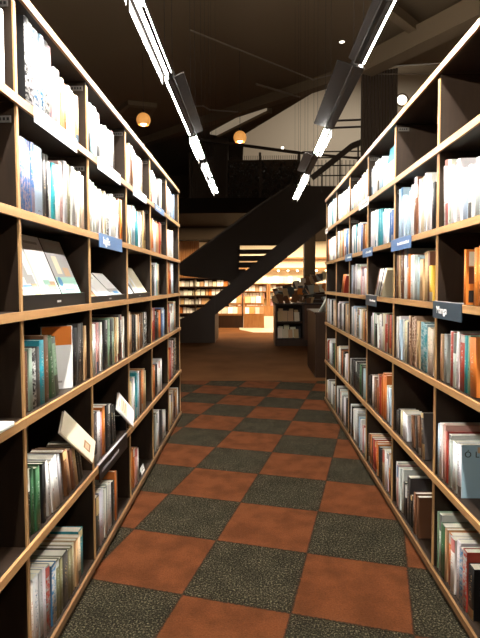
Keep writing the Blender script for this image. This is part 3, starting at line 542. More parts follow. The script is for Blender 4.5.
# pale blue picture book at the near edge of the fifth right-hand shelf
k0 = ('R', 1, 5, 0)
if k0 in OWN:
    o, e, D = OWN[k0]; T, H = e['T'], e['H']
    near_art(k0, 'cover_art', [(0.0, 1.0, 0.0, 1.0, C_LB)])
    # local frame of a right-hand book: x thickness (near side = T), y into the shelf, z up; lettering read from the near side
    F2 = Matrix(((0, 0, 1, T + 0.0013), (1, 0, 0, 0), (0, 1, 0, 0), (0, 0, 0, 1)))
    for s_, yy in (('\u00d3', 0.032), ('L', 0.070)):
        text('lettering', s_, 0.036, C_DK, o, F2 @ Matrix.Translation((yy, H - 0.040, 0)), 0.0005)
    bm = bmesh.new()
    for k in range(40):
        a, b = 2 * math.pi * k / 40, 2 * math.pi * (k + 1) / 40
        bar(bm, (T + 0.0014, 0.150 + 0.045 * math.cos(a), 0.105 + 0.048 * math.sin(a)), (T + 0.0014, 0.150 + 0.045 * math.cos(b), 0.105 + 0.048 * math.sin(b)), 0.0022, 5)
    bar(bm, (T + 0.0014, 0.090, 0.215), (T + 0.0014, 0.150, 0.105), 0.0022, 5)
    obj('wheel_drawing', bm, C_DK, o)
    bm = bmesh.new(); box(bm, T + 0.0010, T + 0.0016, 0.072, 0.093, 0.19, 0.215); box(bm, T + 0.0010, T + 0.0016, 0.09, 0.135, 0.165, 0.195); obj('figure_drawing', bm, C_TAN, o)
# black book with a white framed emblem, bottom right-hand shelf
k0 = ('R', 1, 6, 0)
if k0 in OWN:
    o, e, D = OWN[k0]; T, H = e['T'], e['H']; bm = bmesh.new()
    for y0, y1, z0, z1 in ((0.03, 0.036, 0.10, 0.145), (0.085, 0.091, 0.10, 0.145), (0.036, 0.085, 0.10, 0.106), (0.036, 0.085, 0.139, 0.145), (0.055, 0.062, 0.106, 0.139)):
        box(bm, T + 0.0001, T + 0.0011, y0, y1, z0, z1)
    obj('framed_emblem', bm, WHITEP, o)
    bm = bmesh.new()
    for j, zz in enumerate((0.205, 0.183, 0.162)):
        for k in range(12):
            a, b = 2 * math.pi * k / 12, 2 * math.pi * (k + (1 if j != 1 else 0.6)) / 12
            bar(bm, (T + 0.001, 0.042 + 0.008 * math.cos(a), zz + 0.008 * math.sin(a)), (T + 0.001, 0.042 + 0.008 * math.cos(b), zz + 0.008 * math.sin(b)), 0.0016, 4)
    obj('lettering', bm, WHITEP, o)
near_art(('R', 1, 3, 2), 'cover_art', [(0, 1, 0, 1, C_OR), (0.05, 1, 0.70, 0.96, C_CR), (0.05, 1, 0.38, 0.68, C_RED), (0.05, 1, 0.04, 0.26, C_DK), (0.50, 0.56, 0.08, 0.2, WHITEP), (0.56, 0.78, 0.08, 0.11, WHITEP)])
near_art(('R', 2, 2, 0), 'cover_art', [(0, 1, 0.0, 1.0, C_DK)])
near_art(('L', 1, 5, 0), 'cover_art', [(0.05, 0.12, 0.06, 0.14, WHITEP)])

# ---------------------------------------------------------------- books lying, leaning or facing out
def axis_matrix(o, ax, ay):
    ax = Vector(ax).normalized(); ay = Vector(ay); ay = (ay - ax * ay.dot(ax)).normalized(); az = ax.cross(ay)
    m = Matrix((ax, ay, az)).transposed().to_4x4(); m.translation = o; return m
def board_art(o, T, D, H, near, rects, name='cover_art'):
    """rects on a board of the book: near -> the board at x = 0, else x = T"""
    mats = []; bm = bmesh.new()
    for k, (a0, a1, b0, b1, m) in enumerate(rects):
        if m not in mats: mats.append(m)
        e = 0.0002 * k
        x0, x1 = (-0.0009 - e, -0.0001) if near else (T + 0.0001, T + 0.0009 + e)
        box(bm, x0, x1, 0.006 + a0 * (D - 0.008), 0.006 + a1 * (D - 0.008), b0 * H, b1 * H, None, mats.index(m))
    return obj(name, bm, mats, o)
# white book with an orange head band, standing by itself with its near cover showing
bmx = book_matrix('L', 1, 4, 0.490, 0.024, 0.272, 0, 0.0)
o = make_book(0.024, 0.272, 0.13, 'w', bmx @ Matrix.Rotation(R_(33), 4, 'Z'), 'white book with orange upper cover, standing before a gap, fourth shelf, second left-hand bookcase', 'books with a cover in view')
board_art(o, 0.024, 0.13, 0.272, True, [(0, 1, 0, 1, WHITEP), (0, 1, 0.70, 1, C_OR), (0.35, 0.65, 0.10, 0.13, C_GY)])
# cream picture book sloping down on top of them
low = Vector((-0.745, 2.215, 0.598)); top = low + Vector((-0.285, -0.64, 0.71))
az = (top - low).normalized(); nrm = Vector((0.97, 0.0, 0.20)); nrm = (nrm - az * nrm.dot(az)).normalized(); ay = az.cross(nrm)
if ay.x > 0: ay = -ay
ax = ay.cross(az); m = Matrix((ax, ay, az)).transposed().to_4x4(); m.translation = low
face_far = ax.dot(nrm) > 0
o = make_book(0.012, 0.27, 0.115, 'c', m, 'cream picture book with a brown drawing sloping down over the leaning brown books', 'books with a cover in view')
board_art(o, 0.012, 0.115, 0.27, not face_far, [(0, 1, 0, 1, C_CR), (0.25, 0.62, 0.14, 0.34, C_BR), (0.3, 0.55, 0.18, 0.30, C_TAN)])
# white cover leaning at the far end of the fifth shelf, third left bookcase
low = Vector((-0.742, 2.965, 0.545)); top = low + Vector((-0.285, -0.64, 0.71))
az = (top - low).normalized(); nrm = Vector((0.97, 0.0, 0.20)); nrm = (nrm - az * nrm.dot(az)).normalized(); ay = az.cross(nrm)
if ay.x > 0: ay = -ay
ax = ay.cross(az); m = Matrix((ax, ay, az)).transposed().to_4x4(); m.translation = low
o = make_book(0.011, 0.205, 0.125, 'w', m, 'white book leaning sideways at the far end, fifth shelf, third left-hand bookcase', 'books with a cover in view')
board_art(o, 0.011, 0.125, 0.205, ax.dot(nrm) < 0, [(0, 1, 0, 1, WHITEP), (0.1, 0.85, 0.45, 0.85, C_CR), (0.2, 0.8, 0.55, 0.60, C_TAN), (0.2, 0.8, 0.68, 0.72, C_TAN), (0.2, 0.6, 0.90, 0.94, C_GY)])
m = book_matrix('L', 2, 5, 0.655, 0.022, 0.10, 0); make_book(0.022, 0.09, 0.14, 'k', m, 'small black book propping the leaning white cover, fifth shelf, third left-hand bookcase', 'books with a cover in view')
# white paper at the photo's edge
m = axis_matrix(Vector((-0.765, 1.60, LEVEL[4] + 0.001)), (0, 0, 1), (-1, 0, 0))
m = Matrix(((0, -1, 0, -0.768), (0, 0, -1, 1.560), (1, 0, 0, LEVEL[4] + 0.001), (0, 0, 0, 1)))
make_book(0.016, 0.20, 0.15, 'w', m, 'white book lying flat at the very edge, fourth shelf, foremost left-hand bookcase', 'books lying flat')

# teal book cover turned out on the top right shelf
def tilted(side, x, y, z, T, H, D, code, tilt, label, rects, name='magazine', cat='magazine', group=None, yaw=0):
    """a thin publication facing the aisle and leaning back; D runs along the shelf"""
    s = 1 if side == 'L' else -1
    o = bpy.data.objects.new(name, None)
    bm = bmesh.new(); lay = book_layers(bm); book_cover(bm, lay, T, H, D, code)
    me = finish(name, bm, COVER); o = bpy.data.objects.new(name, me); COL.objects.link(o)
    bm = bmesh.new(); w = min(0.0025, T * 0.16); book_pages(bm, T, H, D, w); p = bpy.data.objects.new('page_block', finish('page_block', bm, PAGE)); COL.objects.link(p); p.parent = o
    # local x (thickness) -> towards the aisle, y -> along +-Y, z up
    if side == 'L': base = Matrix(((1, 0, 0, 0), (0, 1, 0, 0), (0, 0, 1, 0), (0, 0, 0, 1)))
    else: base = Matrix(((-1, 0, 0, 0), (0, -1, 0, 0), (0, 0, 1, 0), (0, 0, 0, 1)))
    ry = Matrix.Rotation(-R_(tilt) if side == 'L' else R_(tilt), 4, 'Y')
    o.matrix_world = Matrix.Translation((x, y, z)) @ Matrix.Rotation(R_(yaw), 4, 'Z') @ ry @ base
    tag(o, label, cat, group); board_art(o, T, D, H, False, rects)
    return o
def stand(n, y0, y1, zf, depth, rise, label):
    """black display wedge: a front lip and a sloping rest"""
    o = thing('display_stand', label, 'stand', (XF['L'], Y0(n), LEVEL[3] + 0.0008), 'black display stands')
    bm = bmesh.new(); prism(bm, [(-0.012, 0.0), (-0.012, zf + 0.012), (-0.017, zf + 0.012), (-0.017, zf), (-0.036, zf), (-0.036 - depth, zf + rise), (-0.044 - depth, zf + rise), (-0.044 - depth, 0.0)], 'y', y0, y1)
    obj('stand_body', bm, BLACK, o, 0.001)
    bm = bmesh.new(); xm = -0.0119; box(bm, xm, xm + 0.0008, (y0 + y1) / 2 - 0.02, (y0 + y1) / 2 + 0.02, zf * 0.45, zf * 0.45 + 0.008); obj('printing', bm, GREYP, o)
    return o
stand(1, 0.03, 0.66, 0.042, 0.0826, 0.19, 'black display stand holding three magazines, third shelf, second left-hand bookcase')
G = 'magazines on the third shelf'; xs = XF['L'] - 0.032; zz = LEVEL[3] + 0.0445
tilted('L', xs, Y0(1) + 0.035, zz, 0.003, 0.262, 0.19, 'w', 22, 'white magazine with pale grey figure and blue title, nearest on the black stand', [(0, 1, 0, 1, WHITEP), (0.42, 0.72, 0.30, 0.62, C_GY), (0.52, 0.92, 0.2, 0.34, C_GY), (0.08, 0.7, 0.155, 0.175, C_BL), (0.08, 0.6, 0.10, 0.115, C_BL), (0.7, 0.95, 0.0, 0.2, C_TAN)], group=G)
tilted('L', xs, Y0(1) + 0.229, zz, 0.003, 0.262, 0.188, 'w', 22, 'white magazine with tan and mint drawing at its foot, middle one on the black stand', [(0, 1, 0, 1, WHITEP), (0.1, 0.8, 0.86, 0.90, C_GY), (0.45, 0.9, 0.10, 0.24, C_TAN), (0.3, 0.6, 0.18, 0.26, C_MINT)], group=G)
o = tilted('L', xs, Y0(1) + 0.421, zz, 0.003, 0.262, 0.232, 'k', 22, 'grey photo magazine with mint-green foot band, farthest on the black stand', [(0, 1, 0, 1, C_GY), (0.2, 0.45, 0.38, 0.70, C_CR), (0.55, 0.85, 0.34, 0.5, C_TAN), (0.1, 0.9, 0.90, 0.93, C_GY), (0, 1, 0.03, 0.32, C_MINT), (0.25, 0.8, 0.17, 0.20, WHITEP), (0.25, 0.75, 0.09, 0.11, C_BL)], group=G)
bm = bmesh.new(); bar(bm, (0.0045, 0.04, 0.062), (0.0056, 0.04, 0.062), 0.021, 20); obj('round_badge', bm, C_BL, o)
stand(2, 0.03, 0.68, 0.020, 0.105, 0.107, 'low black display stand under three small white books, third shelf, third left-hand bookcase')
G2 = 'small books facing out'; xs2 = XF['L'] - 0.032; z2 = LEVEL[3] + 0.0225
tilted('L', xs2, Y0(2) + 0.035, z2, 0.006, 0.185, 0.20, 'w', 43, 'small white book with brown corner facing out, third shelf, third left-hand bookcase', [(0, 1, 0, 1, WHITEP), (0.05, 0.7, 0.0, 0.32, C_BR)], 'book', 'book', G2)
tilted('L', xs2, Y0(2) + 0.25, z2, 0.006, 0.19, 0.20, 'w', 43, 'plain small white book facing out, third shelf, third left-hand bookcase', [(0, 1, 0, 1, WHITEP), (0.3, 0.7, 0.7, 0.74, C_GY)], 'book', 'book', G2)
tilted('L', xs2, Y0(2) + 0.465, z2, 0.006, 0.18, 0.205, 'g', 43, 'small white book with grey foot facing out, third shelf, third left-hand bookcase', [(0, 1, 0, 1, WHITEP), (0, 1, 0, 0.3, C_GY), (0.3, 0.8, 0.08, 0.2, C_BL)], 'book', 'book', G2)
stand(3, 0.03, 0.68, 0.020, 0.0795, 0.12, 'low black display stand under two cream books, third shelf, fourth left-hand bookcase')
tilted('L', xs2, Y0(3) + 0.035, z2, 0.008, 0.215, 0.30, 'w', 32, 'white book with black stripe facing out, third shelf, fourth left-hand bookcase', [(0, 1, 0, 1, WHITEP), (0.62, 0.80, 0.0, 0.7, C_DK)], 'book', 'book', G2)
tilted('L', xs2, Y0(3) + 0.35, z2, 0.008, 0.22, 0.31, 'c', 32, 'cream book facing out, third shelf, fourth left-hand bookcase', [(0, 1, 0, 1, C_CR), (0.1, 0.25, 0.1, 0.6, WHITEP)], 'book', 'book', G2)
tilted('R', 0.882, Y0(3, 'R') + 0.345, LEVEL[1] + 0.001, 0.010, 0.27, 0.30, 'a', 9, 'white book with teal upper cover facing out, top shelf, third right-hand bookcase', [(0, 1, 0, 1, WHITEP), (0, 1, 0.62, 1.0, mat('print_teal', (0.03, 0.33, 0.42), 0.5)), (0.1, 0.9, 0.30, 0.50, C_GY), (0.1, 0.9, 0.12, 0.16, C_GY)], 'book', 'book', G2)
# pink book turned with its near cover in view
near_art(('R', 4, 3, 0), 'cover_art', [(0, 1, 0, 1, C_PK)])
# a slanting row of books on the third shelf
cols = ['c', 'w', 'k', 'w', 'g', 'w', 'n']
for k, c in enumerate(cols):
    T, H, D = 0.022, 0.225, 0.16; a = R_(38); y = Y0(3, 'R') + 0.33 + k * 0.0285
    mx = Matrix.Translation((0.86, y, LEVEL[3] + 0.0008)) @ Matrix.Rotation(a, 4, 'X') @ Matrix.Translation((0, T, 0)) @ Matrix.Rotation(R_(-90), 4, 'Z')
    make_book(T, H, D, c, mx, f"{PAL[c][1]} book slanting, {ORD[k]} of seven from the near end, third shelf, third right-hand bookcase", 'slanting books on the third shelf')
for k, c in enumerate(['r', 'o', 'n', 'o']):
    T, H, D = 0.03, 0.20, 0.14; a = R_(36); y = Y0(5, 'R') + 0.32 + k * 0.038
    mx = Matrix.Translation((0.86, y, LEVEL[3] + 0.0008)) @ Matrix.Rotation(a, 4, 'X') @ Matrix.Translation((0, T, 0)) @ Matrix.Rotation(R_(-90), 4, 'Z')
    make_book(T, H, D, c, mx, f"{PAL[c][1]} book slanting, {ORD[k]} of four from the near end, third shelf, fifth right-hand bookcase", 'slanting books on the third shelf')

# ---------------------------------------------------------------- signs clipped to the shelf edges
def sign(side, n, row, y0, y1, m, words, label, h=0.055, up=0.006, tm=WHITEP, lettersize=0.030, align=0.3):
    s = 1 if side == 'L' else -1
    x = XF[side] + s * 0.0088; z = LEVEL[row]
    o = thing('shelf_sign', label, 'sign', (x, Y0(n, side) + y0, z), 'signs on the shelf edges')
    L = y1 - y0; zc = -h / 2 + up
    bm = bmesh.new(); x0, x1 = sorted((0.0, s * 0.004)); box(bm, x0, x1, 0, L, up - h, up); obj('plate', bm, m, o)
    bm = bmesh.new(); x0, x1 = sorted((-s * 0.010, s * 0.003)); box(bm, x0, x1, 0.004, L - 0.004, up, up + 0.0025); obj('clip', bm, GREYP, o)
    if s > 0: M3 = Matrix(((0, 0, 1, 0.0046), (1, 0, 0, 0), (0, 1, 0, 0), (0, 0, 0, 1)))
    else: M3 = Matrix(((0, 0, -1, -0.0046), (-1, 0, 0, 0), (0, 1, 0, 0), (0, 0, 0, 1)))
    if words: text('lettering', words, lettersize, tm, o, Matrix.Translation((0, L * align, zc)) @ M3)
    else:
        bm = bmesh.new(); x0, x1 = sorted((s * 0.004, s * 0.0052)); k = L * 0.08; r = random.Random(n * 7 + row)
        while k < L * 0.62:
            w = r.uniform(0.008, 0.016); hh = r.choice((0.011, 0.016)); box(bm, x0, x1, k, k + w, zc - 0.006, zc - 0.006 + hh); k += w + 0.005
        obj('lettering', bm, tm, o)
    return o
sign('R', 1, 3, 0.385, 0.705, SIGND, 'Manga', 'dark slate sign lettered Manga on the third right-hand shelf', 0.075, tm=WHITEP, lettersize=0.048, align=0.66)
sign('R', 2, 2, 0.335, 0.72, SIGNB, '', 'large blue sign on the second right-hand shelf, nearest of three', 0.068)
sign('R', 3, 2, 0.49, 0.80, SIGNB, '', 'blue sign on the second right-hand shelf, middle of three', 0.062)
sign('R', 4, 2, 0.52, 0.82, SIGNB, '', 'small blue sign on the second right-hand shelf, farthest of three', 0.06)
sign('R', 3, 3, 0.36, 0.68, SIGND, '', 'dark slate sign under the slanting books on the right', 0.075)
sign('L', 2, 2, 0.10, 0.53, SIGNB, 'Ingl\u00eas', 'blue sign lettered in white on the second left-hand shelf', 0.070, lettersize=0.055, align=0.28)
sign('L', 2, 5, 0.03, 0.58, BLACK, '', 'long black sign on the fifth left-hand shelf, third bookcase', 0.085, tm=GREYP)
for n, a, b in ((1, 0.10, 0.52), (2, 0.10, 0.52), (3, 0.12, 0.50)):
    sign('L', n, 1, a, b, SIGNP, None, f'pale sign on the top left-hand shelf of the {caseord("L", n)} bookcase', 0.058, tm=GREYP)
sign('L', 4, 1, 0.10, 0.50, SIGNB, None, 'blue sign on the top left-hand shelf of the fifth bookcase', 0.05, tm=WHITEP)
for n, a, b in ((3, 0.62, 0.95), (6, 0.50, 0.66)):
    sign('R', n, 1, a, b, SIGNP, None, f'pale sign on the top right-hand shelf of the {caseord("R", n)} bookcase', 0.056, tm=GREYP)
# small white price card on the bottom left shelf
o = thing('price_card', 'small white card standing on the bottom left-hand shelf, fourth bookcase', 'card', (-0.80, Y0(3) + 0.36, LEVEL[6] + 0.001))
bm = bmesh.new(); prism(bm, [(0.0, 0.0), (-0.012, 0.05), (-0.024, 0.0), (-0.0225, 0.0), (-0.012, 0.046), (-0.0015, 0.0)], 'y', 0, 0.10); obj('card', bm, WHITEP, o)
bm = bmesh.new(); box(bm, -0.0035, -0.0028, 0.02, 0.08, 0.018, 0.026); obj('printing', bm, GREYP, o)

# ---------------------------------------------------------------- suspended linear lamps
def lamp(side, y0, y1, w, shield, k, name_bit):
    """LED strip in a dark channel; the shield hangs on the aisle side. w: width of the strip, shield: (inward, down)"""
    s = 1 if side == 'R' else -1; x = 0.620 if side == 'R' else -0.526; z = 2.70; y0 *= 0.9; y1 *= 0.9; L = y1 - y0
    o = thing('hanging_linear_lamp', f'suspended linear lamp over the {sidew(side)} bookcases, {name_bit}', 'lamp', (x, y0, z), 'linear lamps over the aisle')
    if shield is None:                                   # opening straight down
        # a channel tilted to its own shelves, with a deep lip on the shelf side
        bm = bmesh.new(); prism(bm, [(-s * 0.0145, 0.0), (s * 0.016, 0.0095), (s * 0.036, 0.0095), (s * 0.036, -0.050), (s * 0.039, -0.050), (s * 0.039, 0.05), (-s * 0.018, 0.05),
                                     (-s * 0.018, -0.026), (-s * 0.035, -0.026), (-s * 0.035, -0.029), (-s * 0.0145, -0.029)], 'y', 0, L); obj('housing', bm, LAMPM, o)
        bm = bmesh.new(); prism(bm, [(-s * 0.0143, -0.002), (s * 0.0155, 0.0065), (s * 0.0155, 0.009), (-s * 0.0143, 0.0002)], 'y', 0.01, L - 0.01); obj('diffuser', bm, TUBE if k < 5 else TUBE2, o)
        bm = bmesh.new(); x0, x1 = sorted((-s * 0.0182, -s * 0.0200)); box(bm, x0, x1, 0.01, L - 0.01, -0.018, 0.016); obj('side_diffuser', bm, TUBE if k < 5 else TUBE2, o)
    else:                                                # turned to the shelves, with a board screening it from the aisle
        a, seen = shield
        bm = bmesh.new(); x0, x1 = sorted((-s * 0.03, s * 0.0125)); box(bm, x0, x1, 0, L, 0.002, 0.05); obj('housing', bm, LAMPM, o, 0.003)
        bm = bmesh.new(); x0, x1 = sorted((s * 0.013, s * 0.030)); box(bm, x0, x1, 0.01, L - 0.01, -0.002, 0.016); obj('diffuser', bm, TUBE if k < 5 else TUBE2, o)
        xo = s * (0.030 - seen); xi = -s * a
        bm = bmesh.new(); prism(bm, [(xo, -0.012), (xi, 0.035), (xi, 0.043), (xo, -0.004)], 'y', 0.0, L); obj('shield', bm, LAMPM, o)
    for yy in (0.12, L - 0.12):
        bm = bmesh.new(); bar(bm, (0, yy, 0.05), (0, yy, CZ - z), 0.0014, 5); obj('cable', bm, BLACK, o)
    return o
segL = [(0.15, 1.32, 0.03, None), (1.36, 2.52, 0.03, None), (2.58, 3.50, 0.034, None), (3.54, 4.86, 0.010, (0.09, 0.012)), (4.96, 5.82, 0.032, None), (6.02, 6.82, 0.032, None), (6.92, 8.0, 0.028, None)]
segR = [(0.15, 1.32, 0.03, None), (1.36, 2.52, 0.03, None), (2.58, 3.36, 0.014, (0.06, 0.013)), (3.40, 4.70, 0.032, (0.12, -0.01)), (4.77, 5.62, 0.036, None), (5.70, 6.60, 0.03, (0.11, -0.01)), (6.70, 7.60, 0.034, None), (7.66, 8.60, 0.028, None)]
for side, seg in (('L', segL), ('R', segR)):
    for k, (a, b, w, sh) in enumerate(seg): lamp(side, a, b, w, sh, k, ORD[k] + ' from the near end')

# pendants
for k, (u, v, y, r, lab) in enumerate(((143.5, 120, 9.0, 0.125, 'round amber glass pendant lamp above the left-hand bookcases'), (240, 137.5, 9.0, 0.115, 'round amber glass pendant lamp above the stairs'))):
    p = at(u, v, y=y); o = thing('pendant_lamp', lab, 'lamp', p, 'amber pendants')
    bm = bmesh.new(); sphere(bm, (0, 0, 0), r, 24, 14, 1.0, 0.0, 0.74); obj('lamp_shade', bm, GLOBE, o, smooth=True)
    bm = bmesh.new(); sphere(bm, (0, 0, -r * 0.45), r * 0.42, 16, 10); obj('bulb', bm, BULB, o, smooth=True)
    bm = bmesh.new(); bar(bm, (0, 0, r), (0, 0, CZ - p.z), 0.004, 6); obj('cord', bm, STEEL, o)
    bm = bmesh.new(); bar(bm, (0, 0, r - 0.005), (0, 0, r + 0.05), 0.022, 12); obj('cap', bm, BLACK, o)

# ---------------------------------------------------------------- staircase
YN, YF = 12.0, 13.1
st = thing('staircase', 'dark steel staircase rising to the gallery beyond the aisle', 'staircase', (-0.95, YN, 0))
st_off = Vector((-0.95, YN, 0))
def PX(u, v, y): p = at(u, v, y=y); return (p.x - st_off.x, p.z)
low = [PX(205, 323, YN), PX(335, 219, YN)]; upp = [PX(335, 203, YN), PX(282, 241, YN), PX(205, 304, YN)]
for y in (0.0, YF - YN):
    bm = bmesh.new(); prism(bm, low + upp, 'y', y, y + 0.06); obj('stringer', bm, STRM, st)
bm = bmesh.new()
(xa, za), (xb, zb) = PX(215, 306, YN), PX(330, 215, YN)
n = 15
for i in range(n):
    f = i / (n - 1); x = xa + (xb - xa) * f; z = za + (zb - za) * f
    bm = bmesh.new(); box(bm, x - 0.02, x + 0.25, 0.06, YF - YN, z + 0.12, z + 0.16); obj('tread', bm, STEEL, st)
bm = bmesh.new(); prism(bm, [PX(174, 362 - 18, YN), PX(215, 344, YN), PX(215, 300, YN), PX(183, 318, YN), PX(174, 322, YN)], 'y', -0.02, YF - YN + 0.1); o = obj('base', bm, STRM, st)
for v in o.data.vertices: v.co.z = max(v.co.z, 0.0)
# solid balustrade of the far flank with its handrail
Yb = YF + 0.1
bm = bmesh.new(); prism(bm, [PX(170, 272, Yb), PX(257, 207, Yb), PX(290, 186, Yb), PX(336, 186, Yb), PX(336, 203, Yb), PX(283, 242, Yb), PX(276, 245.5, Yb), PX(240, 245.5, Yb), PX(238, 290, Yb), PX(232, 290, Yb), PX(228, 280, Yb), PX(222, 280, Yb), PX(184, 276, Yb)], 'y', Yb - YN, Yb - YN + 0.05); obj('balustrade', bm, STEEL, st)
for v0, v1 in ((249.2, 253.6), (255.6, 260.6), (262.2, 267.6), (269, 287)):
    a, b = at(238, v1, y=Yb) - st_off, at(290 - ((v0 + v1) / 2 - 242.5) * 1.25, v0, y=Yb) - st_off
    bm = bmesh.new(); box(bm, a.x, b.x, Yb - YN, Yb - YN + 0.28, a.z, b.z); obj('tread', bm, STEEL, st)
bm = bmesh.new(); q = [at(u, v, y=YF + 0.05) - st_off for u, v in ((166, 274), (257, 207), (292, 184))]
for a, b in zip(q, q[1:]): beam(bm, a, b, 0.06, 0.05)
obj('handrail', bm, mat('handrail', (0.05, 0.035, 0.025), 0.25, 0.6), st)

# ---------------------------------------------------------------- gallery railing
rl = thing('gallery_railing', 'dark steel railing along the gallery edge above the stairs', 'railing', (0, 13.5, 3.7))
o0 = Vector((0, 13.5, 3.7))
bm = bmesh.new(); beam(bm, at(188, 138, y=13.5) - o0, at(300, 153, y=13.5) - o0, 0.06, 0.07); beam(bm, at(300, 153, y=13.5) - o0, at(366, 159, y=13.5) - o0, 0.05, 0.05); obj('handrail', bm, STEEL, rl)
for u in (190, 226, 260, 299):
    p = at(u, 160, y=13.5) - o0; bm = bmesh.new(); box(bm, p.x - 0.03, p.x + 0.03, -0.03, 0.03, 0.0, 1.2); obj('post', bm, STEEL, rl)
bm = bmesh.new(); x0 = at(190, 150, y=13.5).x; x1 = at(300, 150, y=13.5).x; k = x0
while k < x1:
    box(bm, k, k + 0.012, -0.006, 0.006, 0.0, 1.12); k += 0.05
obj('baluster_panel', bm, STEEL, rl)
bm = bmesh.new(); box(bm, x0 - 0.02, x1 + 0.05, 0.45, 0.48, 0.001, 1.12); obj('infill_panel', bm, MEZZ, rl)
for v in (152, 158, 166, 176):
    bm = bmesh.new(); beam(bm, at(302, v, y=13.5) - o0, at(372, v - 1, y=13.5) - o0, 0.02, 0.03); obj('rail', bm, STEEL, rl)
bm = bmesh.new(); k = 302
while k < 372:
    p = at(k, 170, y=13.5) - o0; box(bm, p.x - 0.008, p.x + 0.008, 0.012, 0.028, -0.5, at(k, 160, y=13.5).z - 3.7); k += 4
obj('baluster_panel', bm, STEEL, rl)
# upper flight handrail crossing the pale wall
uf = thing('stair_handrail', 'thick dark handrail slanting up past the slatted screen', 'handrail', (2.0, 11.0, 3.7))
o1 = Vector((2.0, 11.0, 3.7)); bm = bmesh.new(); q = [at(u, v, y=11.0) - o1 for u, v in ((312, 178), (352, 146), (372, 138))]
for a, b in zip(q, q[1:]): beam(bm, a, b, 0.08, 0.12)
obj('rail', bm, STEEL, uf)
for u in (322, 340, 358):
    p = at(u, 168, y=11.0) - o1; bm = bmesh.new(); box(bm, p.x - 0.015, p.x + 0.015, -0.015, 0.015, -0.3, at(u, 178 - (u - 312) * 0.78, y=11.0).z - 3.7); obj('post', bm, STEEL, uf)
for v in (120, 127):
    pipe('wall_rail', f"dark horizontal rail across the pale upper wall, {'upper' if v == 120 else 'lower'} of two", [at(328, v + 1, y=10.5), at(366, v - 0.5, y=10.5)], 0.022, STEEL)
# dark foliage behind the railing
leaf = bmesh.new(); r = random.Random(3)
for k in range(900):
    u = r.uniform(228, 312); v = r.uniform(163, 204); p = at(u, v, y=13.62 + r.uniform(0, 0.25))
    q = Matrix.Rotation(r.uniform(0, 6.28), 4, 'Z') @ Matrix.Rotation(r.uniform(0.3, 2.6), 4, 'X') @ Matrix.Rotation(r.uniform(0, 6.28), 4, 'Z')
    s = r.uniform(0.04, 0.085); vs = [leaf.verts.new(p + (q @ Vector(c)) * s) for c in ((-1, 0, 0), (-0.2, -0.42, 0.08), (1, 0, -0.1), (-0.2, 0.42, 0.08))]
    leaf.faces.new((vs[0], vs[1], vs[2])); leaf.faces.new((vs[0], vs[2], vs[3]))
o = obj('foliage', leaf, mat('dark_leaf', (0.030, 0.028, 0.016), 0.3, 0.6)); tag(o, 'dark glinting foliage hanging behind the gallery railing', 'plants'); o['kind'] = 'stuff'
# slatted screen
sc = thing('hanging_slatted_screen', 'tall dark screen of vertical slats hanging right of the stairs', 'screen', (0, 9.2, 0))
a, b = at(363, 80, y=9.2), at(396, 75, y=9.2); bot = at(363, 215, y=9.2).z
bm = bmesh.new(); n = 13
for i in range(n):
    x = a.x + (b.x - a.x) * i / (n - 1); box(bm, x - 0.019, x + 0.019, -0.05, 0.05, bot, a.z + (b.z - a.z) * i / (n - 1) + 0.1)
obj('slats', bm, mat('slat_brown', (0.055, 0.036, 0.022), 0.5), sc)
bm = bmesh.new(); box(bm, a.x - 0.02, b.x + 0.02, 0.05, 0.07, bot, a.z); obj('backing', bm, STEEL, sc)

# ---------------------------------------------------------------- the bright shop beyond
def small_row(x0, x1, y, z, codes, hmin, hmax, tilt=18, seed=1, wmin=0.10, wmax=0.17, rot=0.0, thick=0.02):
    """publications facing the viewer, leaning back, on a shelf that runs along x"""
    r = random.Random(seed); x = x0; z += 0.003
    while x < x1 - wmin:
        w = r.uniform(wmin, wmax); H = r.uniform(hmin, hmax); c = r.choice(codes)
        mx = Matrix.Translation((x, y, z)) @ Matrix.Rotation(-R_(tilt), 4, 'X') @ Matrix.Rotation(r.uniform(-0.012, 0.012), 4, 'Y') @ Matrix.Rotation(R_(90), 4, 'Z') @ Matrix.Translation((-thick, -w, 0))
        # thickness along +-y, spine to the side
        scatter_book(thick, H, w, c, mx); x += w + r.uniform(0.005, 0.03)
def spine_row(x0, x1, y, z, codes, seed=1, fill=0.85, hmin=0.18, hmax=0.26):
    r = random.Random(seed); x = x0
    while x < x1 - 0.05:
        t = r.uniform(0.02, 0.05); H = r.uniform(hmin, hmax)
        if r.random() < fill: scatter_book(t, H, 0.16, r.choice(codes), Matrix.Translation((x, y, z)))
        x += t + 0.003
# wall unit along the back
wu = thing('bookshelf', 'long oak wall shelving full of books, brightly lit at the back', 'shelving', (-0.8, 21.9, 0))
UX0, UX1 = 0.0, 6.6; Y_ = 0.0
bm = bmesh.new(); box(bm, UX0, UX1, 0.0, 0.5, 0.0, 0.42); obj('base_cabinet', bm, WARMW, wu)
for x in (0.0, 1.35, 1.42, 3.05, 3.12, 4.8, 6.5):
    bm = bmesh.new(); box(bm, x, x + 0.09, 0.02, 0.5, 0.42, 1.42); obj('upright', bm, WARMW, wu)
for z in (0.42, 0.74, 1.06, 1.40):
    bm = bmesh.new(); box(bm, UX0, UX1, 0.05, 0.5, z, z + 0.03); obj('shelf', bm, WARMW, wu)
bm = bmesh.new(); box(bm, UX0, UX1, 0.51, 0.55, 0.0, 1.43); obj('back_panel', bm, WARMW, wu)
bm = bmesh.new(); box(bm, UX0, UX1, 0.2, 0.6, 2.02, 2.12); obj('pelmet', bm, WARMW, wu)
bm = bmesh.new(); box(bm, UX0, UX1, 0.3, 0.6, 2.52, 2.58); obj('cornice', bm, WARMW, wu)
k = 0.2; i = 0
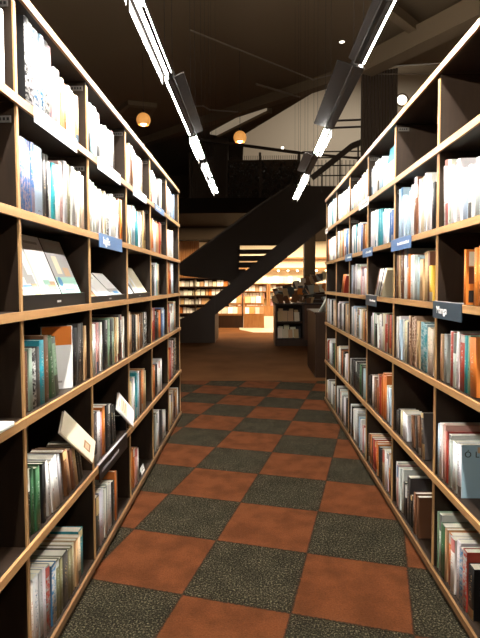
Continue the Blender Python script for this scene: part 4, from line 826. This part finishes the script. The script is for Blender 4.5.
while k < UX1:
    bm = bmesh.new(); sphere(bm, (k, 0.30, 2.0), 0.045, 10, 6); obj('spotlight', bm, WARMTUBE, wu); k += 0.42
PALE = 'wwwcctgp'
for j, z in enumerate((0.45, 0.77, 1.09)):
    for x0, x1 in ((0.1, 1.33), (1.52, 3.03), (3.22, 4.78), (4.9, 6.48)): small_row(-0.8 + x0, -0.8 + x1, 22.12, z + 0.003, PALE + ('n' if j < 2 else 'w'), 0.2, 0.27, 10, 7 + j * 5 + int(x0 * 3), 0.08, 0.16)
for x0, x1 in ((0.1, 3.0), (3.2, 6.3)): small_row(-0.8 + x0, -0.8 + x1, 22.1, 1.435, 'wwcgwt', 0.22, 0.34, 10, int(x0 * 10) + 3, 0.15, 0.26)

# stepped display units in front of it
def display_unit(name, label, x0, x1, y, m, rows, seed):
    o = thing(name, label, 'display', (x0, y, 0)); W = x1 - x0
    bm = bmesh.new(); box(bm, 0, W, 0.0, 0.6, 0.0, 0.40); obj('base', bm, m, o)
    for k in range(rows):
        z = 0.42 + k * 0.34; yy = 0.02 + k * 0.14
        bm = bmesh.new(); prism(bm, [(yy, z - 0.02), (yy, z + 0.03), (yy + 0.012, z + 0.03), (yy + 0.012, z), (yy + 0.16, z + 0.26), (yy + 0.17, z + 0.26), (yy + 0.17, z - 0.02)], 'x', 0.02, W - 0.02); obj('sloping_shelf', bm, WARMW, o)
        small_row(x0 + 0.05, x1 - 0.04, y + yy + 0.016, z + 0.032, 'wwctgpol', 0.2, 0.24, 29, seed + k, 0.13, 0.19, thick=0.015)
    for xx in (0, W - 0.025):
        bm = bmesh.new(); prism(bm, [(0.0, 0.40), (0.0, 0.48), (0.02 + 0.14 * (rows - 1) + 0.1, 0.42 + rows * 0.34), (0.6, 0.42 + rows * 0.34), (0.6, 0.40)], 'x', xx, xx + 0.025); obj('side_panel', bm, m, o)
    return o
display_unit('book_display', 'dark stepped display of books facing out, left of the oak one behind the stairs', -1.28, -0.36, 16.1, BROWNW, 2, 41)
display_unit('book_display', 'oak stepped display of books facing out, on the edge of the pale floor', -0.34, 0.32, 16.0, WARMW, 2, 57)
# shelving seen under the stairs on the left
ls = thing('bookshelf', 'dark shelving full of books seen through the staircase', 'shelving', (-3.1, 16.75, 0))
for k in range(6):
    bm = bmesh.new(); box(bm, 0, 2.25, 0.0, 0.4, 0.10 + k * 0.30, 0.13 + k * 0.30); obj('shelf', bm, BROWNW, ls)
    if k < 5: small_row(-3.05, -0.92, 16.83, 0.133 + k * 0.30, 'wwwcgtotw', 0.16, 0.22, 12, 90 + k, 0.07, 0.15)
for x in (0, 1.1, 2.22):
    bm = bmesh.new(); box(bm, x, x + 0.03, 0.0, 0.42, 0, 1.64); obj('upright', bm, BROWNW, ls)
bm = bmesh.new(); box(bm, 0, 2.25, 0.42, 0.45, 0, 1.64); obj('back_panel', bm, BROWNW, ls)

# low gondola with books facing out and a heap of books on its top
gd = thing('display_cabinet', 'low dark cabinet with two shelves of books, heaped with books on top', 'cabinet', (0.48, 11.3, 0))
W = 1.25; HT = 0.93
bm = bmesh.new(); box(bm, -0.02, W + 0.4, -0.02, 1.2, HT, HT + 0.04); obj('worktop', bm, BROWNW, gd)
bm = bmesh.new(); box(bm, 0.0, W + 0.38, 0.03, 1.18, 0.0, 0.14); obj('plinth', bm, BROWNW, gd)
for x0, x1 in ((0.0, 0.035), (0.62, 0.66)):
    bm = bmesh.new(); box(bm, x0, x1, 0.0, 1.18, 0.14, HT); obj('side_panel', bm, BROWNW, gd)
bm = bmesh.new(); box(bm, 0.66, W + 0.38, 0.0, 1.18, 0.14, HT); obj('end_panel', bm, wood('red_brown_panel', (0.11, 0.045, 0.02), (0.07, 0.03, 0.014), (2, 2, 0.5)), gd)
for z in (0.14, 0.52):
    bm = bmesh.new(); box(bm, 0.035, 0.62, 0.02, 0.6, z, z + 0.03); obj('shelf', bm, BROWNW, gd)
bm = bmesh.new(); box(bm, 0.035, 0.62, 0.5, 0.53, 0.17, HT); obj('back_panel', bm, BROWNW, gd)
for j, z in enumerate((0.175, 0.555)):
    small_row(0.54, 1.08, 11.36, z, 'ctgnwtc', 0.2, 0.27, 22, 71 + j, 0.09, 0.13)
    small_row(0.56, 1.08, 11.50, z, 'ctgntck', 0.24, 0.30, 20, 75 + j, 0.09, 0.13)
r = random.Random(8)
for k in range(64):
    x = r.uniform(0.55, 1.75); lv = r.randint(0, 2); y = 11.4 + lv * 0.28 + r.uniform(0, 0.1); z = 0.975 + lv * (0.06 + 0.17 * (x - 0.5)) 
    mx = Matrix.Translation((x, y, z)) @ Matrix.Rotation(r.uniform(-0.5, 0.5), 4, 'Z') @ Matrix.Rotation(-R_(r.uniform(15, 50)), 4, 'X') @ Matrix.Rotation(r.uniform(-0.3, 0.3), 4, 'Y') @ Matrix.Rotation(R_(90), 4, 'Z')
    scatter_book(0.015, r.uniform(0.16, 0.24), r.uniform(0.11, 0.16), r.choice('ttnnngdco'), mx)
bm = bmesh.new(); prism(bm, [(0.3, HT + 0.04), (0.3, HT + 0.12), (0.58, HT + 0.12), (0.58, HT + 0.22), (0.9, HT + 0.22), (0.9, HT + 0.34), (1.15, HT + 0.34), (1.15, HT + 0.04)], 'x', 0.6, W + 0.36); obj('riser', bm, BROWNW, gd)
# nearer dark counter against the end of the right-hand run
ct = thing('counter', 'tall dark counter just past the end of the right-hand bookcases', 'counter', (0.92, 7.5, 0))
bm = bmesh.new(); box(bm, 0.0, 0.75, 0.0, 1.1, 0.0, 0.955); obj('body', bm, BROWNW, ct)
bm = bmesh.new(); box(bm, -0.015, 0.77, -0.015, 1.12, 0.955, 0.985); obj('worktop', bm, BROWNW, ct)
r = random.Random(4)
for k in range(9):
    mx = Matrix.Translation((0.97 + k * 0.052, 7.56 + k * 0.09, 0.990)) @ Matrix.Rotation(R_(-20), 4, 'Z') @ Matrix.Rotation(R_(r.uniform(24, 34)), 4, 'Y') @ Matrix.Rotation(R_(-5), 4, 'Z')
    scatter_book(0.024, r.uniform(0.24, 0.29), 0.18, 'wgwlgwcwg'[k], mx)
es = thing('exit_sign', 'small green sign on the pale wall seen past the right-hand bookcases', 'sign', (0, 0, 0))
p = at(330.5, 269, y=22.3); bm = bmesh.new(); box(bm, p.x - 0.14, p.x + 0.14, 22.0, 22.05, p.z - 0.1, p.z + 0.1); obj('panel', bm, BLACK, es)
bm = bmesh.new(); box(bm, p.x - 0.1, p.x + 0.1, 21.992, 22.0, p.z - 0.06, p.z + 0.06); obj('lit_face', bm, EXITG, es)
bm = bmesh.new(); box(bm, p.x - 0.012, p.x + 0.012, 22.05, 22.0995, p.z - 0.03, p.z + 0.03); obj('bracket', bm, BLACK, es)

me = finish('small_stock', rest, [COVER, PAGE]); o = bpy.data.objects.new('small_stock', me); COL.objects.link(o)
tag(o, 'small far books filling the distant shelves and displays', 'books'); o['kind'] = 'stuff'

# ---------------------------------------------------------------- light
def area(name, loc, sx, sy, power, col, rot=(0, 0, 0)):
    l = bpy.data.lights.new(name, 'AREA'); l.shape = 'RECTANGLE'; l.size = sx; l.size_y = sy; l.energy = power; l.color = col
    o = bpy.data.objects.new(name, l); COL.objects.link(o); o.location = loc; o.rotation_euler = rot; return o
area('ceiling_lamp_back', (1.6, 20.2, 3.28), 5.0, 2.5, 620, (1.0, 0.80, 0.55))
area('ceiling_lamp_middle', (0.2, 15.6, 3.28), 2.6, 1.2, 300, (1.0, 0.76, 0.48))
area('ceiling_lamp_left', (-2.2, 15.6, 3.28), 1.6, 0.8, 75, (1.0, 0.72, 0.42))
area('ceiling_lamp_stairs', (0.7, 13.6, 3.28), 1.6, 0.3, 130, (1.0, 0.66, 0.36))
area('gallery_lamp', (4.0, 17.5, 10.3), 4.0, 4.0, 380, (1.0, 0.93, 0.82))
w = bpy.data.worlds.new('world'); S.world = w; w.use_nodes = True
w.node_tree.nodes['Background'].inputs[0].default_value = (1.0, 0.70, 0.44, 1); w.node_tree.nodes['Background'].inputs[1].default_value = 0.24

vs = S.view_settings; vs.view_transform = 'Standard'; vs.look = 'None'; vs.gamma = 1.0; vs.use_curve_mapping = False; vs.exposure = 0.0
S.cycles.max_bounces = 6; S.cycles.diffuse_bounces = 4; S.cycles.use_denoising = True; S.cycles.sample_clamp_indirect = 4.0
